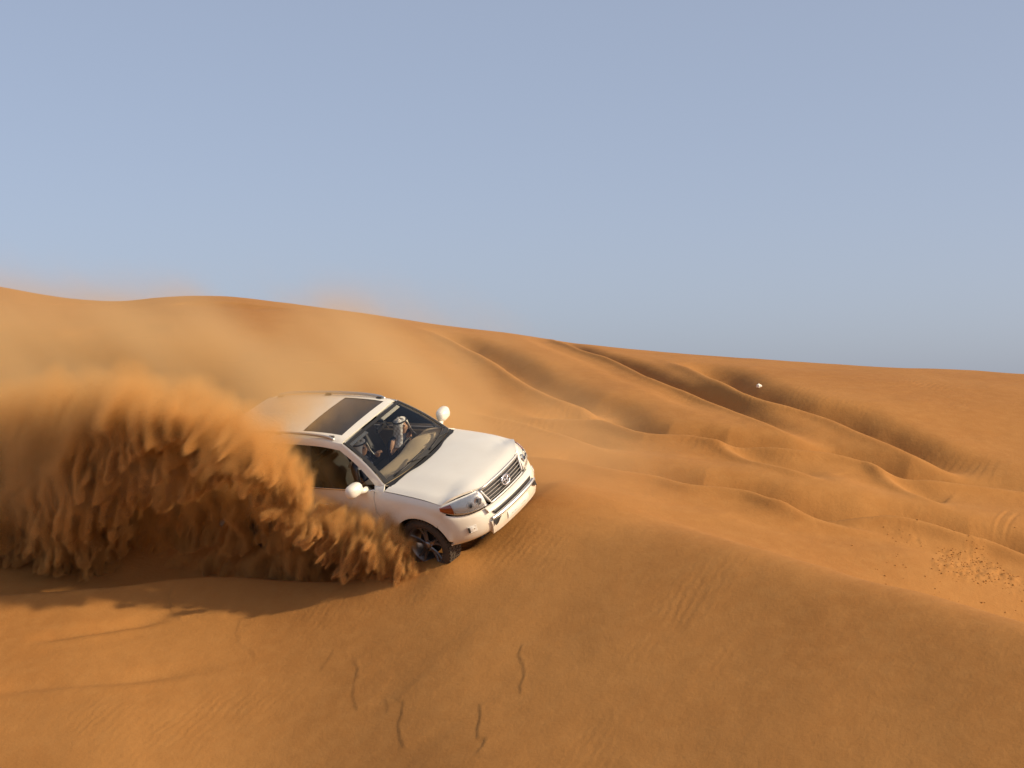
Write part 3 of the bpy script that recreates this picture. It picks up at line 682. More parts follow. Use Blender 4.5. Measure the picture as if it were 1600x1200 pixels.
# ---- wheels
def wheel(ax, s, steer):
    h = bpy.data.objects.new('wheel', None); COL.objects.link(h); h.parent = car; h.location = (ax, .805 * s, .39); h.rotation_euler = (0, 0, steer)
    ty = lathe('tyre', [(.272, -.12), (.31, -.138), (.350, -.142), (.380, -.125), (.392, -.10), (.394, 0), (.392, .10), (.380, .125), (.350, .142), (.31, .138), (.272, .12)], RUBBER, h, 56)
    # tread blocks
    bm = bmesh.new()
    for k in range(44):
        for q, yy in enumerate((-.095, -.032, .032, .095)):
            a = 2 * math.pi * (k + .5 * (q % 2)) / 44
            M = Matrix.Rotation(-a, 4, 'Y') @ Matrix.Translation((.396, yy, 0)) @ Matrix.Diagonal((.016, .050, .034, 1))
            bmesh.ops.create_cube(bm, size=1, matrix=M)
    me_ = bpy.data.meshes.new('tread'); bm.to_mesh(me_); bm.free(); tr = link('tread', me_, ty, RUBBER); tr['kind'] = 'stuff'
    rim = lathe('rim', [(.282, .125 * s), (.290, .132 * s), (.277, .128 * s), (.266, .10 * s), (.252, .02 * s), (.242, -.10 * s), (.272, -.125 * s)], RIMM, h, 48)
    lathe('brake_disc', [(.02, .015 * s), (.165, .015 * s), (.165, -.01 * s), (.02, -.01 * s)], DARK, h, 32)
    for k in range(5):
        a0 = 2 * math.pi * k / 5 + .3
        for dd in (-.17, .17):
            rows = []
            for t in np.linspace(0, 1, 6):
                r = .045 + .225 * t; a = a0 + dd * (.55 + .45 * t); wd = .024 - .006 * t
                row = []
                for q, dep in ((-1, -.018), (-.6, 0), (.6, 0), (1, -.018)):
                    p = np.array((math.cos(a), 0, math.sin(a))) * r + np.array((-math.sin(a), 0, math.cos(a))) * wd * q
                    p[1] = s * (.100 + .018 * t - .022 * math.sin(math.pi * t) + dep); row.append(p)
                rows.append(row)
            panel('spoke', spl(np.array(rows), 2), RIMM, rim, flange=.012, away=(0, -s, 0))
    lathe('hub_cap', [(.001, .120 * s), (.03, .120 * s), (.052, .112 * s), (.062, .095 * s), (.062, .06 * s)], RIMM, rim, 24)
    for k in range(5):
        a = 2 * math.pi * k / 5; o = lathe('wheel_nut', [(.001, .112 * s), (.010, .112 * s), (.011, .098 * s)], CHROME, rim, 8); o.location = (.078 * math.cos(a), -.004 * s, .078 * math.sin(a))
for ax, st in ((0, math.radians(-3)), (-2.85, 0)): both(lambda s: wheel(ax, s, st))
# ---- cabin: dashboard, wheel, seats, visors, mirror
def dash_pt(y, k):
    prof = [(-.40, 1.218), (-.62, 1.232), (-.84, 1.215), (-.93, 1.165), (-.95, 1.0), (-.90, .75)]
    x, z = prof[k]; return (x - .06 * (abs(y) / .78)**2, y, z + (.045 * math.exp(-((y - .38) / .20)**2) if 0 < k < 4 else 0))
dash = panel('dashboard', spl(spl(np.array([[dash_pt(y, k) for y in np.linspace(-.80, .80, 13)] for k in range(6)]), 3).swapaxes(0, 1), 2).swapaxes(0, 1), TAN, flange=0, away=(-.3, 0, .6))
box('centre_console', (-1.55, -.16, .58), (-.80, .16, .92), SEATM, None, .03)
stw = bpy.data.objects.new('steering_wheel', None); COL.objects.link(stw); stw.parent = car; stw.location = (-1.04, .38, 1.10); stw.rotation_euler = (0, math.radians(-62), 0)
tube('wheel_rim', [(.19 * math.cos(t), .19 * math.sin(t), 0) for t in np.linspace(0, 2 * math.pi, 36, endpoint=False)], .016, BLACK, stw, 8, True)
for a in (0, 2.2, -2.2): tube('wheel_spoke', [(0, 0, -.02), (.18 * math.cos(a + math.pi), .18 * math.sin(a + math.pi), 0)], .014, BLACK, stw, 6)
def seat(x, y, m=SEATM, w=.27):
    st = bpy.data.objects.new('seat', None); COL.objects.link(st); st.parent = car; st.location = (x, y, .58)
    box('seat_cushion', (-.28, -w, .10), (.28, w, .30), m, st, .06, 3)
    b = box('backrest', (-.08, -w, 0), (.08, w, .66), m, st, .06, 3); b.location = (-.30, 0, .22); b.rotation_euler = (0, math.radians(-14), 0)
    h = box('headrest', (-.055, -.14, 0), (.055, .14, .20), m, st, .05, 3); h.location = (-.47, 0, .90); h.rotation_euler = (0, math.radians(-10), 0)
seat(-1.35, .38); seat(-1.35, -.38); seat(-2.35, .34, w=.33); seat(-2.35, -.34, w=.33)
for y in (.38, -.38):
    v = box('sun_visor', (-.085, -.20, -.010), (.085, .20, .010), GREYT, None, .008); v.location = (-1.16, y, 1.715); v.rotation_euler = (0, math.radians(28), 0)
mm = box('rear_view_mirror', (-.02, -.12, -.035), (.02, .12, .035), BLACK, None, .012); mm.location = (-1.0, 0, 1.665); mm.rotation_euler = (0, math.radians(12), .1)
tube('mirror_stem', [(0.01, 0, .02), (.05, 0, .075)], .010, BLACK, mm, 6)
panel('headlining', [[(x, y, roof_z(x, y) - .045) for y in np.linspace(-.60, .60, 7)] for x in np.r_[np.linspace(-1.14, -1.24, 2), np.linspace(-2.0, -3.5, 6)]][2:], GREYT, None, flange=0, away=(-2, 0, 5))

# ------------------------------------------------------------------ the two people in the front seats
SKIN = mat('skin', (.42, .24, .15), .55, vary=.08, scale=12)
def skin_body(name, joints, links, cloth, is_skin, seat_loc):
    me_ = bpy.data.meshes.new(name); keys = list(joints); ix = {k: i for i, k in enumerate(keys)}
    me_.from_pydata([joints[k][0] for k in keys], [(ix[a], ix[b]) for a, b in links], []); me_.update()
    o = bpy.data.objects.new(name + '_rig', me_); COL.objects.link(o)
    sk = o.modifiers.new('skin', 'SKIN'); sk.use_smooth_shade = True
    for i, k in enumerate(keys):
        v = me_.skin_vertices[0].data[i]; r = joints[k][1]; v.radius = (r, r) if np.isscalar(r) else r; v.use_root = (k == 'pelvis')
    sb = o.modifiers.new('sub', 'SUBSURF'); sb.levels = 2; sb.render_levels = 2
    dg = bpy.context.evaluated_depsgraph_get(); nm = bpy.data.meshes.new_from_object(o.evaluated_get(dg))
    bpy.data.objects.remove(o); nm.name = name
    b = bpy.data.objects.new(name, nm); COL.objects.link(b); nm.materials.clear(); nm.materials.append(cloth); nm.materials.append(SKIN)
    for p in nm.polygons:
        p.use_smooth = True; p.material_index = 1 if is_skin(p.center) else 0
    return b
def person(label, y0, lean, hand_l, hand_r, cloth, scarf_mat, fw):
    J = {'pelvis': ((0, 0, .97), .15), 'belly': ((-.03 + fw * .25, lean * .3, 1.10), (.15, .12)), 'chest': ((-.07 + fw * .6, lean * .7, 1.27 - fw * .1), (.17, .12)), 'neck': ((-.08 + fw * .9, lean, 1.41 - fw * .2), .055),
         'head0': ((-.065 + fw, lean, 1.475 - fw * .2), .072), 'head1': ((-.06 + fw, lean, 1.54 - fw * .2), .088), 'head2': ((-.065 + fw, lean, 1.615 - fw * .2), .070)}
    Lk = [('pelvis', 'belly'), ('belly', 'chest'), ('chest', 'neck'), ('neck', 'head0'), ('head0', 'head1'), ('head1', 'head2')]
    J['nose'] = ((.030 + fw, lean, 1.53 - fw * .2), .014); Lk.append(('head1', 'nose'))
    for s, hd, nm in ((1, hand_l, 'l'), (-1, hand_r, 'r')):
        sh = np.array((-.07 + fw * .7, lean * .8 + .19 * s, 1.34 - fw * .15)); h = np.array(hd); e = (sh + h) / 2 + np.array((-.04, .07 * s, -.10))
        J['sho' + nm] = (tuple(sh), .062); J['elb' + nm] = (tuple(e), .045); J['wri' + nm] = (tuple(h), .030)
        d = h - e; d /= np.linalg.norm(d); sd = np.cross(d, (0, 0, 1)); sd /= np.linalg.norm(sd); up = np.cross(sd, d)
        pm = h + d * .055; J['pal' + nm] = (tuple(pm), (.034, .018))
        Lk += [('chest', 'sho' + nm), ('sho' + nm, 'elb' + nm), ('elb' + nm, 'wri' + nm), ('wri' + nm, 'pal' + nm)]
        for k in range(4):
            q = (k - 1.5) * .019; ln = (.036, .042, .040, .030)[k]
            a = pm + d * .035 + sd * q; b_ = a + d * ln - up * .012; c_ = b_ + d * ln * .4 - up * .028
            for t, p in zip('abc', (a, b_, c_)): J[f'f{nm}{k}{t}'] = (tuple(p), .009)
            Lk += [('pal' + nm, f'f{nm}{k}a'), (f'f{nm}{k}a', f'f{nm}{k}b'), (f'f{nm}{k}b', f'f{nm}{k}c')]
        a = h + d * .03 + sd * .035 * s; b_ = a + d * .035 + sd * .014 * s - up * .02
        J['th' + nm] = (tuple(a), .011); J['tt' + nm] = (tuple(b_), .009); Lk += [('wri' + nm, 'th' + nm), ('th' + nm, 'tt' + nm)]
        J['hip' + nm] = ((.06, .10 * s, .95), .105); J['kne' + nm] = ((.45, .13 * s, 1.0), .068); J['ank' + nm] = ((.62, .13 * s, .70), .045); J['toe' + nm] = ((.74, .13 * s, .655), .035)
        Lk += [('pelvis', 'hip' + nm), ('hip' + nm, 'kne' + nm), ('kne' + nm, 'ank' + nm), ('ank' + nm, 'toe' + nm)]
    hl, hr = Vector(hand_l), Vector(hand_r)
    b = skin_body('person', J, Lk, cloth, lambda c: c.z > 1.425 - fw * .2 or (c - hl).length < .14 and c.x > min(hl.x, .2) - .01 or (c - hr).length < .14 and c.x > min(hr.x, .2) - .01, None)
    b['label'] = label; b['category'] = 'person'
    b.matrix_world = CARMAT @ Matrix.Translation((-1.27, y0, -.02))
    H = np.array((-.062 + fw, lean, 1.545 - fw * .2))
    for s in (-1, 1):
        e = lathe('eye', [(.001, .012), (.008, .010), (.012, .003), (.012, -.004)], BLACK, b, 10, 'x'); e.location = (H[0] + .078, lean + .032 * s, H[2] + .008)
    # headscarf: cap over the crown, falling behind and beside the face
    rows = []
    for k, (z, r, op) in enumerate(((.104, .012, 0), (.098, .060, 0), (.070, .098, 0), (.030, .112, .55), (-.03, .118, .75), (-.09, .128, .85), (-.15, .155, .95), (-.21, .20, 1.05), (-.25, .225, 1.1))):
        rw_ = []
        for a in np.linspace(op, 2 * math.pi - op, 26):
            w_ = 1 + .07 * math.sin(a * 6 + k * .5) * min(1, k / 4)
            rw_.append((H[0] + (r * w_ * math.cos(a)) - .004 * k, H[1] + r * w_ * math.sin(a) * .95, H[2] + z + .010 * math.sin(a * 5 + k)))
        rows.append(rw_)
    hs = panel('headscarf', spl(np.array(rows), 2), scarf_mat, b, flange=.006, away=H); hs.location = (0, 0, 0)
    tube('scarf_cord', [(H[0] - .004 + .101 * math.cos(a), H[1] + .097 * math.sin(a), H[2] + .068) for a in np.linspace(0, 2 * math.pi, 24, endpoint=False)], .010, BLACK, b, 6, True)
    return b
def check_cloth():
    m = mat('checked_scarf', (.76, .74, .70), .9); t = m.node_tree; ck = t.nodes.new('ShaderNodeTexChecker'); ck.inputs['Scale'].default_value = 26
    ck.inputs[1].default_value = (.78, .76, .72, 1); ck.inputs[2].default_value = (.50, .44, .40, 1)
    tc = t.nodes.new('ShaderNodeTexCoord'); t.links.new(tc.outputs['Object'], ck.inputs[0]); t.links.new(ck.outputs[0], t.nodes['Principled BSDF'].inputs['Base Color']); return m
NAVY = mat('navy_cloth', (.018, .022, .042), .9, vary=.2); WHITEC = mat('white_cloth', (.70, .69, .66), .9, vary=.05)
person('person in dark clothes and white checked headscarf leaning over the steering wheel', .38, .06, (.14, .19, 1.18), (.16, -.15, 1.20), NAVY, check_cloth(), .30)
person('person in dark clothes and plain white headscarf with one hand raised, riding beside the driver', -.38, .10, (.30, .14, 1.42), (.26, -.16, 1.10), NAVY, mat('plain_scarf', (.70, .68, .62), .9, vary=.06), .12)
# ------------------------------------------------------------------ sand thrown up by the wheels: grains in folded, ragged sheets (car frame, a = metres behind the front axle)
GRAIN = mat('flying_sand', (.50, .25, .08), .95, vary=.22, scale=6)
RNG = np.random.default_rng(11)
def grains(name, label, P, R):
    """one mesh of small four-sided grains at world points P with radii R"""
    n = len(P); T = np.array([(1, 1, 1), (1, -1, -1), (-1, 1, -1), (-1, -1, 1)]) / math.sqrt(3)
    q = RNG.normal(size=(n, 4)); q /= np.linalg.norm(q, axis=1, keepdims=True); w_, x, y, z = q.T
    M = np.stack([1-2*(y*y+z*z), 2*(x*y-z*w_), 2*(x*z+y*w_), 2*(x*y+z*w_), 1-2*(x*x+z*z), 2*(y*z-x*w_), 2*(x*z-y*w_), 2*(y*z+x*w_), 1-2*(x*x+y*y)], -1).reshape(n, 3, 3)
    V = np.einsum('nij,kj->nki', M, T) * R[:, None, None] + P[:, None, :]
    f = np.array([(0, 1, 2), (0, 3, 1), (0, 2, 3), (1, 3, 2)]); Fc = (np.arange(n)[:, None, None] * 4 + f).reshape(-1, 3)
    me_ = bpy.data.meshes.new(name); me_.vertices.add(n * 4); me_.vertices.foreach_set('co', V.astype(np.float32).ravel())
    me_.loops.add(Fc.size); me_.loops.foreach_set('vertex_index', Fc.astype(np.int32).ravel())
    me_.polygons.add(len(Fc)); me_.polygons.foreach_set('loop_start', np.arange(0, Fc.size, 3, dtype=np.int32))
    me_.update(calc_edges=True); o = link(name, me_, None, GRAIN)
    o['kind'] = 'stuff'; o['label'] = label; o['category'] = 'sand spray'; return o
def ridg(P, o, seed): return 1 - np.abs(fbm(P, o, seed))
I = lambda xs, ys: (lambda a: np.interp(a, xs, ys))
def add(f, d): return lambda a: f(a) + d
def use_grid(lo, hi, n):
    global GLO, GHI, GN, GA
    GLO, GHI, GN = np.array(lo), np.array(hi), np.array(n); GA = [np.linspace(GLO[i], GHI[i], GN[i]) for i in range(3)]
use_grid((-9.4, -3.9, -1.25), (-.95, -.97, 4.25), (440, 90, 276))
def tier(D, a0, a1, low, top, yout, seed, slant=.35, fold=.30, rag=.30, soft=1.9, thick=.05, fing=(7.5, 17.0), lean_y=.25, pw=2.5, amp=1.0, tip=1.3):
    """one falling sheet: heights low/top along a, outward offset yout; fingers hang along the slanted fall line"""
    X, H = np.meshgrid(GA[0], GA[2], indexing='xy'); a = -X.ravel(); h = H.ravel(); Z = np.zeros(len(a)); lo = low(a); tp = top(a)
    s = a + slant * (h - lo); sw = s + .16 * fbm(np.c_[a * 1.8, h * 2.2, Z + seed], 4, seed)
    e = fbm(np.c_[sw * fing[0] * .40, Z + seed * 3.1, Z], 2, seed + 1) * 1.0 + fbm(np.c_[sw * fing[0], h * .6, Z + 5 + seed], 2, seed + 2) * .60 + fbm(np.c_[sw * fing[1], h * 1.5, Z + 9], 2, seed + 3) * .32
    up = h - (lo + rag * e)
    body = sstep(0, .04, up)
    st = ridg(np.c_[sw * fing[0] * .9, h * .9, Z + 3.3 * seed], 5, seed + 4)**pw
    cl = np.clip(.5 + .75 * fbm(np.c_[sw * 3.2, h * 1.7, Z + 2 + seed], 4, seed + 5), 0, 1)
    tp = tp + .45 * fbm(np.c_[sw * 1.4, h * .5, Z + seed + 4], 3, seed + 8); fade = (1 - sstep(0, 1, (h - (tp - soft)) / soft))**1.6
    fade = fade * np.where(tip > 0, 1 - .35 * sstep(4.2, 5.4, a) * sstep(.25, 1.1, up), 1)
    hi = sstep(.30, .95 + .25 * fbm(np.c_[sw * 2, Z, Z + seed], 2, seed + 9), up) * (tip > 0); st = sstep(.18, .80, st); st = st * (1 - .8 * hi) + .30 * hi; cl = cl * (1 - .6 * hi) + .33 * hi
    d = body * (.012 + 1.25 * st) * (.05 + 1.5 * cl**1.6) * (1 + tip * np.exp(-(up / .13)**2)) * fade * (1 - .76 * hi) * sstep(a0, a0 + .25, a) * sstep(a1, a1 - .6, a)
    c = fold * fbm(np.c_[sw * fing[0] * .55, h * .9, Z + 7 + seed], 3, seed + 6) + .10 * fbm(np.c_[sw * 8, h * 2.2, Z + 1], 3, seed + 7)
    y0 = -(yout(a) + c + .07 * (st - .6) + lean_y * np.exp(-np.maximum(h - lo, 0) / .8))
    sh = X.shape; d = (amp * d).reshape(sh).astype(np.float32); y0 = y0.reshape(sh).astype(np.float32)
    tk = (thick * (1 + 1.2 * (1 - fade) + 3.5 * hi)).reshape(sh).astype(np.float32)
    yy = GA[1].astype(np.float32)[None, :, None]
    D += d[:, None, :] * np.exp(-((yy - y0[:, None, :]) / tk[:, None, :])**2)
def finish(D, seed):
    """break the field up, clear it below the sand, and give it back with its points"""
    Z, Y, X = np.meshgrid(GA[2], GA[1], GA[0], indexing='ij'); m = D.ravel() > .01
    C = np.c_[X.ravel()[m], Y.ravel()[m], Z.ravel()[m]]; W = car2w(C)
    n3 = fbm(np.c_[(C[:, 0] - .4 * C[:, 2]) * 10, C[:, 1] * 8, C[:, 2] * 3.2], 3, seed)
    q = .85 * sstep(1.5, 2.3, C[:, 2]); v = D.ravel()[m] * (np.clip(.70 + 2.0 * n3, .0, 2.5) * (1 - q) + .75 * q) * (W[:, 2] > base(W[:, 0], W[:, 1]) - .45)
    out = np.zeros(D.size, np.float32); out[m] = v; return out.reshape(D.shape), C, v
def sample(C, v, n, size, jit=.014):
    p = v.astype(float)**1.7; p /= p.sum(); k = RNG.choice(len(v), n, p=p); P = car2w(C[k] + RNG.normal(0, jit, (n, 3)) * (1, 1.4, 1))
    g = dune(P[:, 0], P[:, 1], False); P = P[P[:, 2] > g - .01]
    return P, RNG.uniform(*size, len(P)) * np.where(RNG.uniform(size=len(P)) < .02, 1.8, 1)
LO = I([.8, 1.45, 2, 2.6, 3.15, 3.7, 4.3, 4.9, 5.5, 6.3, 7.0, 7.8, 8.3, 9.5], [1.0, 1.18, 1.40, 1.58, 1.60, 1.42, 1.05, .45, .05, .30, .38, .15, -.5, -.6])
TP = I([.8, 1.2, 1.6, 2.4, 3.5, 5, 7, 9.5], [1.60, 2.25, 2.9, 3.5, 3.9, 3.9, 3.7, 3.5])
DB = np.zeros((GN[2], GN[1], GN[0]), np.float32)
tier(DB, 1.2, 9.4, LO, TP, lambda a: 1.00 + .16 * a, 3, rag=.40)
tier(DB, 1.1, 9.2, add(LO, .20), TP, lambda a: 1.06 + .18 * a, 113, rag=.34, slant=.32)
tier(DB, 1.1, 8.6, add(LO, .42), TP, lambda a: 1.13 + .20 * a, 213, rag=.34, slant=.28)
tier(DB, 1.3, 6.6, add(LO, .66), TP, lambda a: 1.20 + .22 * a, 313, rag=.30, slant=.42, fing=(8.5, 18))
tier(DB, 1.6, 5.6, add(LO, .95), TP, lambda a: 1.28 + .23 * a, 413, rag=.28, slant=.42, fing=(8.5, 18))
tier(DB, 1.5, 6.0, I([1.5, 2.2, 4, 6], [.80, .45, .35, .0]), I([1.5, 3, 6], [1.7, 1.9, 1.6]), lambda a: 1.07 + .02 * a, 513, rag=.12, fold=.06, slant=.3, soft=.6)
tier(DB, 1.3, 9.4, add(LO, .8), I([1, 2, 3, 5, 7, 9.5], [2.3, 3.3, 3.5, 3.4, 3.2, 3.1]), lambda a: 1.00 + .12 * a, 613, rag=.5, fold=.3, slant=.55, soft=1.8, thick=.24, fing=(2.4, 6), amp=.35, tip=0)
VB, CB, vB = finish(DB, 5)
DG = np.zeros_like(DB)
GL = I([1.8, 9], [-.2, -.8]); GT = I([1.8, 2.3, 2.8, 3.5, 5, 7, 9], [.35, .80, .35, .25, .15, -.1, -.3])
tier(DG, 1.7, 8.6, GL, GT, lambda a: .95 + .05 * a, 73, rag=.10, soft=.30, fold=.35, fing=(4, 9), lean_y=.3, amp=.3)
VG, CG, vG = finish(DG, 7)
GRID_B = (GLO, GHI, GN)
use_grid((-2.4, -2.1, -.35), (.45, -.965, 2.05), (238, 40, 201))
DA = np.zeros((GN[2], GN[1], GN[0]), np.float32)
LA = I([-.4, 0, .3, .7, 1.0, 1.3, 1.6, 2.0], [.05, .0, -.12, -.12, .0, .25, .7, 1.0]); TA = I([-.4, 0, .25, .5, 1, 1.5, 2.1], [.15, .52, .80, 1.03, 1.25, 1.50, 1.70])
tier(DA, -.40, 2.2, LA, TA, lambda a: 1.02 + .14 * a, 33, slant=.30, rag=.16, soft=.25, fold=.10, fing=(15, 30), lean_y=.16, thick=.035, pw=4, tip=.8)
tier(DA, .05, 2.0, add(LA, .20), TA, lambda a: 1.12 + .20 * a, 43, slant=.42, rag=.18, soft=.25, fold=.10, fing=(15, 30), lean_y=.18, thick=.035, pw=4, tip=.8)
tier(DA, .30, 2.0, add(LA, .42), TA, lambda a: 1.20 + .24 * a, 53, slant=.50, rag=.20, soft=.25, fold=.10, fing=(14, 30), lean_y=.18, thick=.035, pw=4, tip=.8)
tier(DA, .1, 2.3, I([0, 1, 2.3], [.3, .35, .9]), I([0, .5, 1, 2.3], [.75, 1.25, 1.5, 1.9]), lambda a: 1.05 + .15 * a, 83, slant=.4, rag=.2, soft=.6, fold=.12, fing=(6, 14), lean_y=.1, thick=.12, amp=.16, tip=0)
VA, CA, vA = finish(DA, 6)
GRID_A = (GLO, GHI, GN)
grains('sand_spray', 'tall ragged curtain of orange sand hanging in fingers beside the rear of the white car', *sample(CB, vB, 360000, (.0036, .0068)))
grains('sand_spray', 'comb of thin sand streaks thrown back from the front wheel of the white car', *sample(CA, vA, 110000, (.0034, .0064)))
grains('sand_spray', 'low clods of sand kicked up along the rut under the tall sand curtain', *sample(CG, vG, 40000, (.003, .006)))

# ------------------------------------------------------------------ the dust that hangs round the car: a density grid
def dust_grid(lo, hi, step):
    lo, hi = np.array(lo, float), np.array(hi, float); n = np.round((hi - lo) / step).astype(int) + 1
    ax = [np.linspace(lo[i], hi[i], n[i]) for i in range(3)]
    Z, Y, X = np.meshgrid(ax[2], ax[1], ax[0], indexing='ij'); W = np.c_[X.ravel(), Y.ravel(), Z.ravel()]
    return W, n
def dust_density(W):
    C = (W - TW) @ RW; cx, cy_, cz = C.T; a = -cx
    gz = dune_fast(W[:, 0], W[:, 1]); hg = W[:, 2] - gz                    # height above the sand
    sw = cx + .75 * cz
    st = fbm(np.c_[sw * 1.1, cy_ * .8, cz * .22], 4, 61) * .6 + fbm(np.c_[sw * 2.6, cy_ * 1.6, cz * .5], 3, 67) * .4
    big = fbm(np.c_[cx * .35, cy_ * .35, cz * .5], 3, 71)
    near = sstep(-.5, -1.1, cy_) * (1 - sstep(1.2, 2.3, cz)) * (1 - .6 * sstep(4.5, 6.5, a))
    H = np.interp(a, [-.6, .2, 1, 2, 3, 4.5, 7, 10], [.5, 1.4, 2.3, 2.9, 3.2, 3.1, 3.0, 2.9]) * (1 + .16 * big + .16 * st)
    E = sstep(1.0, .25, hg / np.maximum(H, .1)) * sstep(-.1, .12, hg)
    yc = -.2 - .16 * np.clip(a, 0, 9); lat = np.exp(-np.where(cy_ > 0, cy_ / 2.6, np.minimum(cy_ - yc, 0) / (.60 + .07 * np.clip(a, 0, 9) + .35 * sstep(1.2, 2.4, cz)))**2)
    lon = sstep(-.9, 2.2, a)
    d = E * lat * lon * np.clip(.38 + 2.1 * st + .6 * big, .0, 2)
    # thin veil ahead of and behind the bonnet
    veil = np.exp(-((cx - .2) / 1.3)**2 - ((cy_ - 1.9) / 1.2)**2) * sstep(1.8, .1, hg) * (.6 + .6 * st)
    d = 1.15 * d + .30 * np.clip(veil, 0, 2)
    inside = (cx > -4.1) & (cx < 1.05) & (np.abs(cy_) < 1.02) & (cz < 1.95)    # no dust in the cabin or just before the bonnet
    front = sstep(.95, .2, a) * (cy_ < .95)
    cave = sstep(1.2, .6, cy_) * sstep(1.25, .85, cz + .12 * np.maximum(a - 3.5, 0)) * sstep(.5, 1.2, a) * sstep(9, 8, a)
    return np.where(inside, 0, d * (1 - .97 * front) * (1 - .96 * cave) * (1 - .9 * near))
def dune_fast(x, y): return base(x, y)
def volume_object(name, label, lo, hi, W, n, d, colour, scale, aniso, mw=None, rate=1.0):
    d = d.astype(np.float32); d[d < .004] = 0
    me_ = bpy.data.meshes.new(name); me_.vertices.add(len(W)); me_.vertices.foreach_set('co', W.astype(np.float32).ravel())
    at = me_.attributes.new('grid_density', 'FLOAT', 'POINT'); at.data.foreach_set('value', d)
    o = link(name, me_); o['kind'] = 'stuff'; o['label'] = label; o['category'] = 'dust'
    if mw is not None: o.matrix_world = mw
    m = bpy.data.materials.new(name); m.use_nodes = True; t = m.node_tree; t.nodes.clear()
    pv = t.nodes.new('ShaderNodeVolumePrincipled'); pv.inputs['Color'].default_value = (*colour, 1); pv.inputs['Density'].default_value = scale; pv.inputs['Anisotropy'].default_value = aniso
    mo = t.nodes.new('ShaderNodeOutputMaterial'); t.links.new(pv.outputs[0], mo.inputs['Volume'])
    g = bpy.data.node_groups.new(name, 'GeometryNodeTree'); g.interface.new_socket('Geometry', in_out='INPUT', socket_type='NodeSocketGeometry'); g.interface.new_socket('Geometry', in_out='OUTPUT', socket_type='NodeSocketGeometry')
    N = g.nodes.new; L = g.links.new; gi = N('NodeGroupInput'); go = N('NodeGroupOutput')
    vc = N('GeometryNodeVolumeCube'); vc.inputs['Min'].default_value = lo; vc.inputs['Max'].default_value = hi
    for i, ax in enumerate('XYZ'): vc.inputs['Resolution ' + ax].default_value = int(n[i])
    pos = N('GeometryNodeInputPosition'); sub = N('ShaderNodeVectorMath'); sub.operation = 'SUBTRACT'; sub.inputs[1].default_value = lo; L(pos.outputs[0], sub.inputs[0])
    mul = N('ShaderNodeVectorMath'); mul.operation = 'MULTIPLY'; mul.inputs[1].default_value = [(n[i] - 1) / (hi[i] - lo[i]) for i in range(3)]; L(sub.outputs[0], mul.inputs[0])
    sp = N('ShaderNodeSeparateXYZ'); L(mul.outputs[0], sp.inputs[0])
    def rnd(s):
        r = N('ShaderNodeMath'); r.operation = 'ROUND'; L(s, r.inputs[0]); return r.outputs[0]
    def ma(x, k, y):
        q = N('ShaderNodeMath'); q.operation = 'MULTIPLY_ADD'; L(x, q.inputs[0]); q.inputs[1].default_value = float(k); L(y, q.inputs[2]); return q.outputs[0]
    ix = ma(rnd(sp.outputs[2]), n[1], rnd(sp.outputs[1])); ix = ma(ix, n[0], rnd(sp.outputs[0]))
    na = N('GeometryNodeInputNamedAttribute'); na.data_type = 'FLOAT'; na.inputs[0].default_value = 'grid_density'
    si = N('GeometryNodeSampleIndex'); si.data_type = 'FLOAT'; si.domain = 'POINT'; L(gi.outputs[0], si.inputs[0]); L(na.outputs[0], si.inputs['Value']); L(ix, si.inputs['Index'])
    L(si.outputs[0], vc.inputs['Density'])
    sm = N('GeometryNodeSetMaterial'); sm.inputs['Material'].default_value = m; L(vc.outputs[0], sm.inputs[0]); L(sm.outputs[0], go.inputs[0])
    m.cycles.volume_step_rate = rate
    md = o.modifiers.new('grid', 'NODES'); md.node_group = g; me_.materials.append(m)
    return o
BLO, BHI = (-11.0, 20.5, -1.6), (3.4, 30.5, 5.0); W_, n_ = dust_grid(BLO, BHI, .10)
volume_object('dust_cloud', 'soft tan cloud of dust rising behind and beside the white car', BLO, BHI, W_, n_, dust_density(W_), (.93, .66, .34), 3.0, .2)
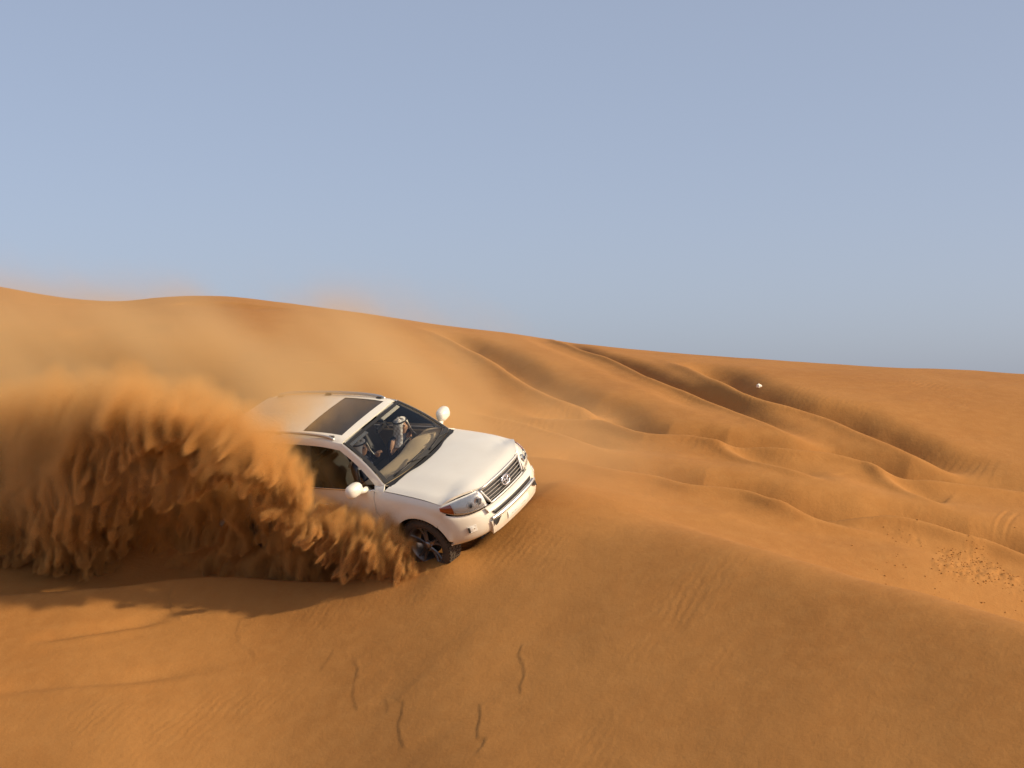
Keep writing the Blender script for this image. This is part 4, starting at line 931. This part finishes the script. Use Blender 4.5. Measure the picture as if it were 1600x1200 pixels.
for (lo_, hi_, n_), D_, lb in ((GRID_B, VB + VG, 'dense orange veil of fine sand falling with the fingers of the sand curtain'), (GRID_A, VA, 'thin orange veil of fine sand streaming back from the front wheel')):
    use_grid(lo_, hi_, n_); Z_, Y_, X_ = np.meshgrid(GA[2], GA[1], GA[0], indexing='ij')
    volume_object('sand_veil', lb, tuple(lo_), tuple(hi_), np.c_[X_.ravel(), Y_.ravel(), Z_.ravel()], n_, D_.ravel(), (.95, .585, .225), 85.0, .1, CARMAT, 1.8)

# ------------------------------------------------------------------ a pale stone on the far slope, clods broken from the rut on the right
def lump(bm, c, r, seed, sq=(1, 1, .75), sub=1):
    v0 = len(bm.verts); ret = bmesh.ops.create_icosphere(bm, subdivisions=sub, radius=1); rs = np.random.default_rng(seed)
    for v in ret['verts']:
        k = 1 + .22 * rs.normal(); v.co = Vector((c[0] + v.co.x * r * sq[0] * k, c[1] + v.co.y * r * sq[1] * k, c[2] + v.co.z * r * sq[2] * k))
sp = unproj([(1186, 606)], lambda x, y: dune(np.atleast_1d(x), np.atleast_1d(y), False))[0]
bm = bmesh.new(); lump(bm, (0, 0, 0), .046, 4, (1.15, .9, .8), 2); me_ = bpy.data.meshes.new('stone'); bm.to_mesh(me_); bm.free()
stone = link('stone', me_, None, mat('pale_stone', (.80, .76, .66), .8, vary=.1, scale=20, bump=.3)); stone.location = (sp[0], sp[1], float(dune(np.array([sp[0]]), np.array([sp[1]]))[0]) + .035)
stone['label'] = 'small pale stone lying alone on the far sand slope between the wheel tracks'; stone['category'] = 'stone'
bm = bmesh.new(); rs = np.random.default_rng(8); xy = np.c_[CLOD[0] + rs.normal(0, .58, 1300), CLOD[1] + rs.normal(0, .5, 1300)]
xy = xy[fbm(np.c_[xy / .5, np.zeros(1300)], 3, 41) > -.2][:480]; hz = dune(xy[:, 0], xy[:, 1])
for n, ((x, y), z) in enumerate(zip(xy, hz)): r = .005 + .011 * rs.random()**3; lump(bm, (x, y, z + r * .3), r, n, sub=1)
me_ = bpy.data.meshes.new('sand_clods'); bm.to_mesh(me_); bm.free(); cl = link('sand_clods', me_, None, SAND); cl['kind'] = 'stuff'; cl['label'] = 'scatter of small sand clods below the crumbled rut edge'; cl['category'] = 'sand clods'
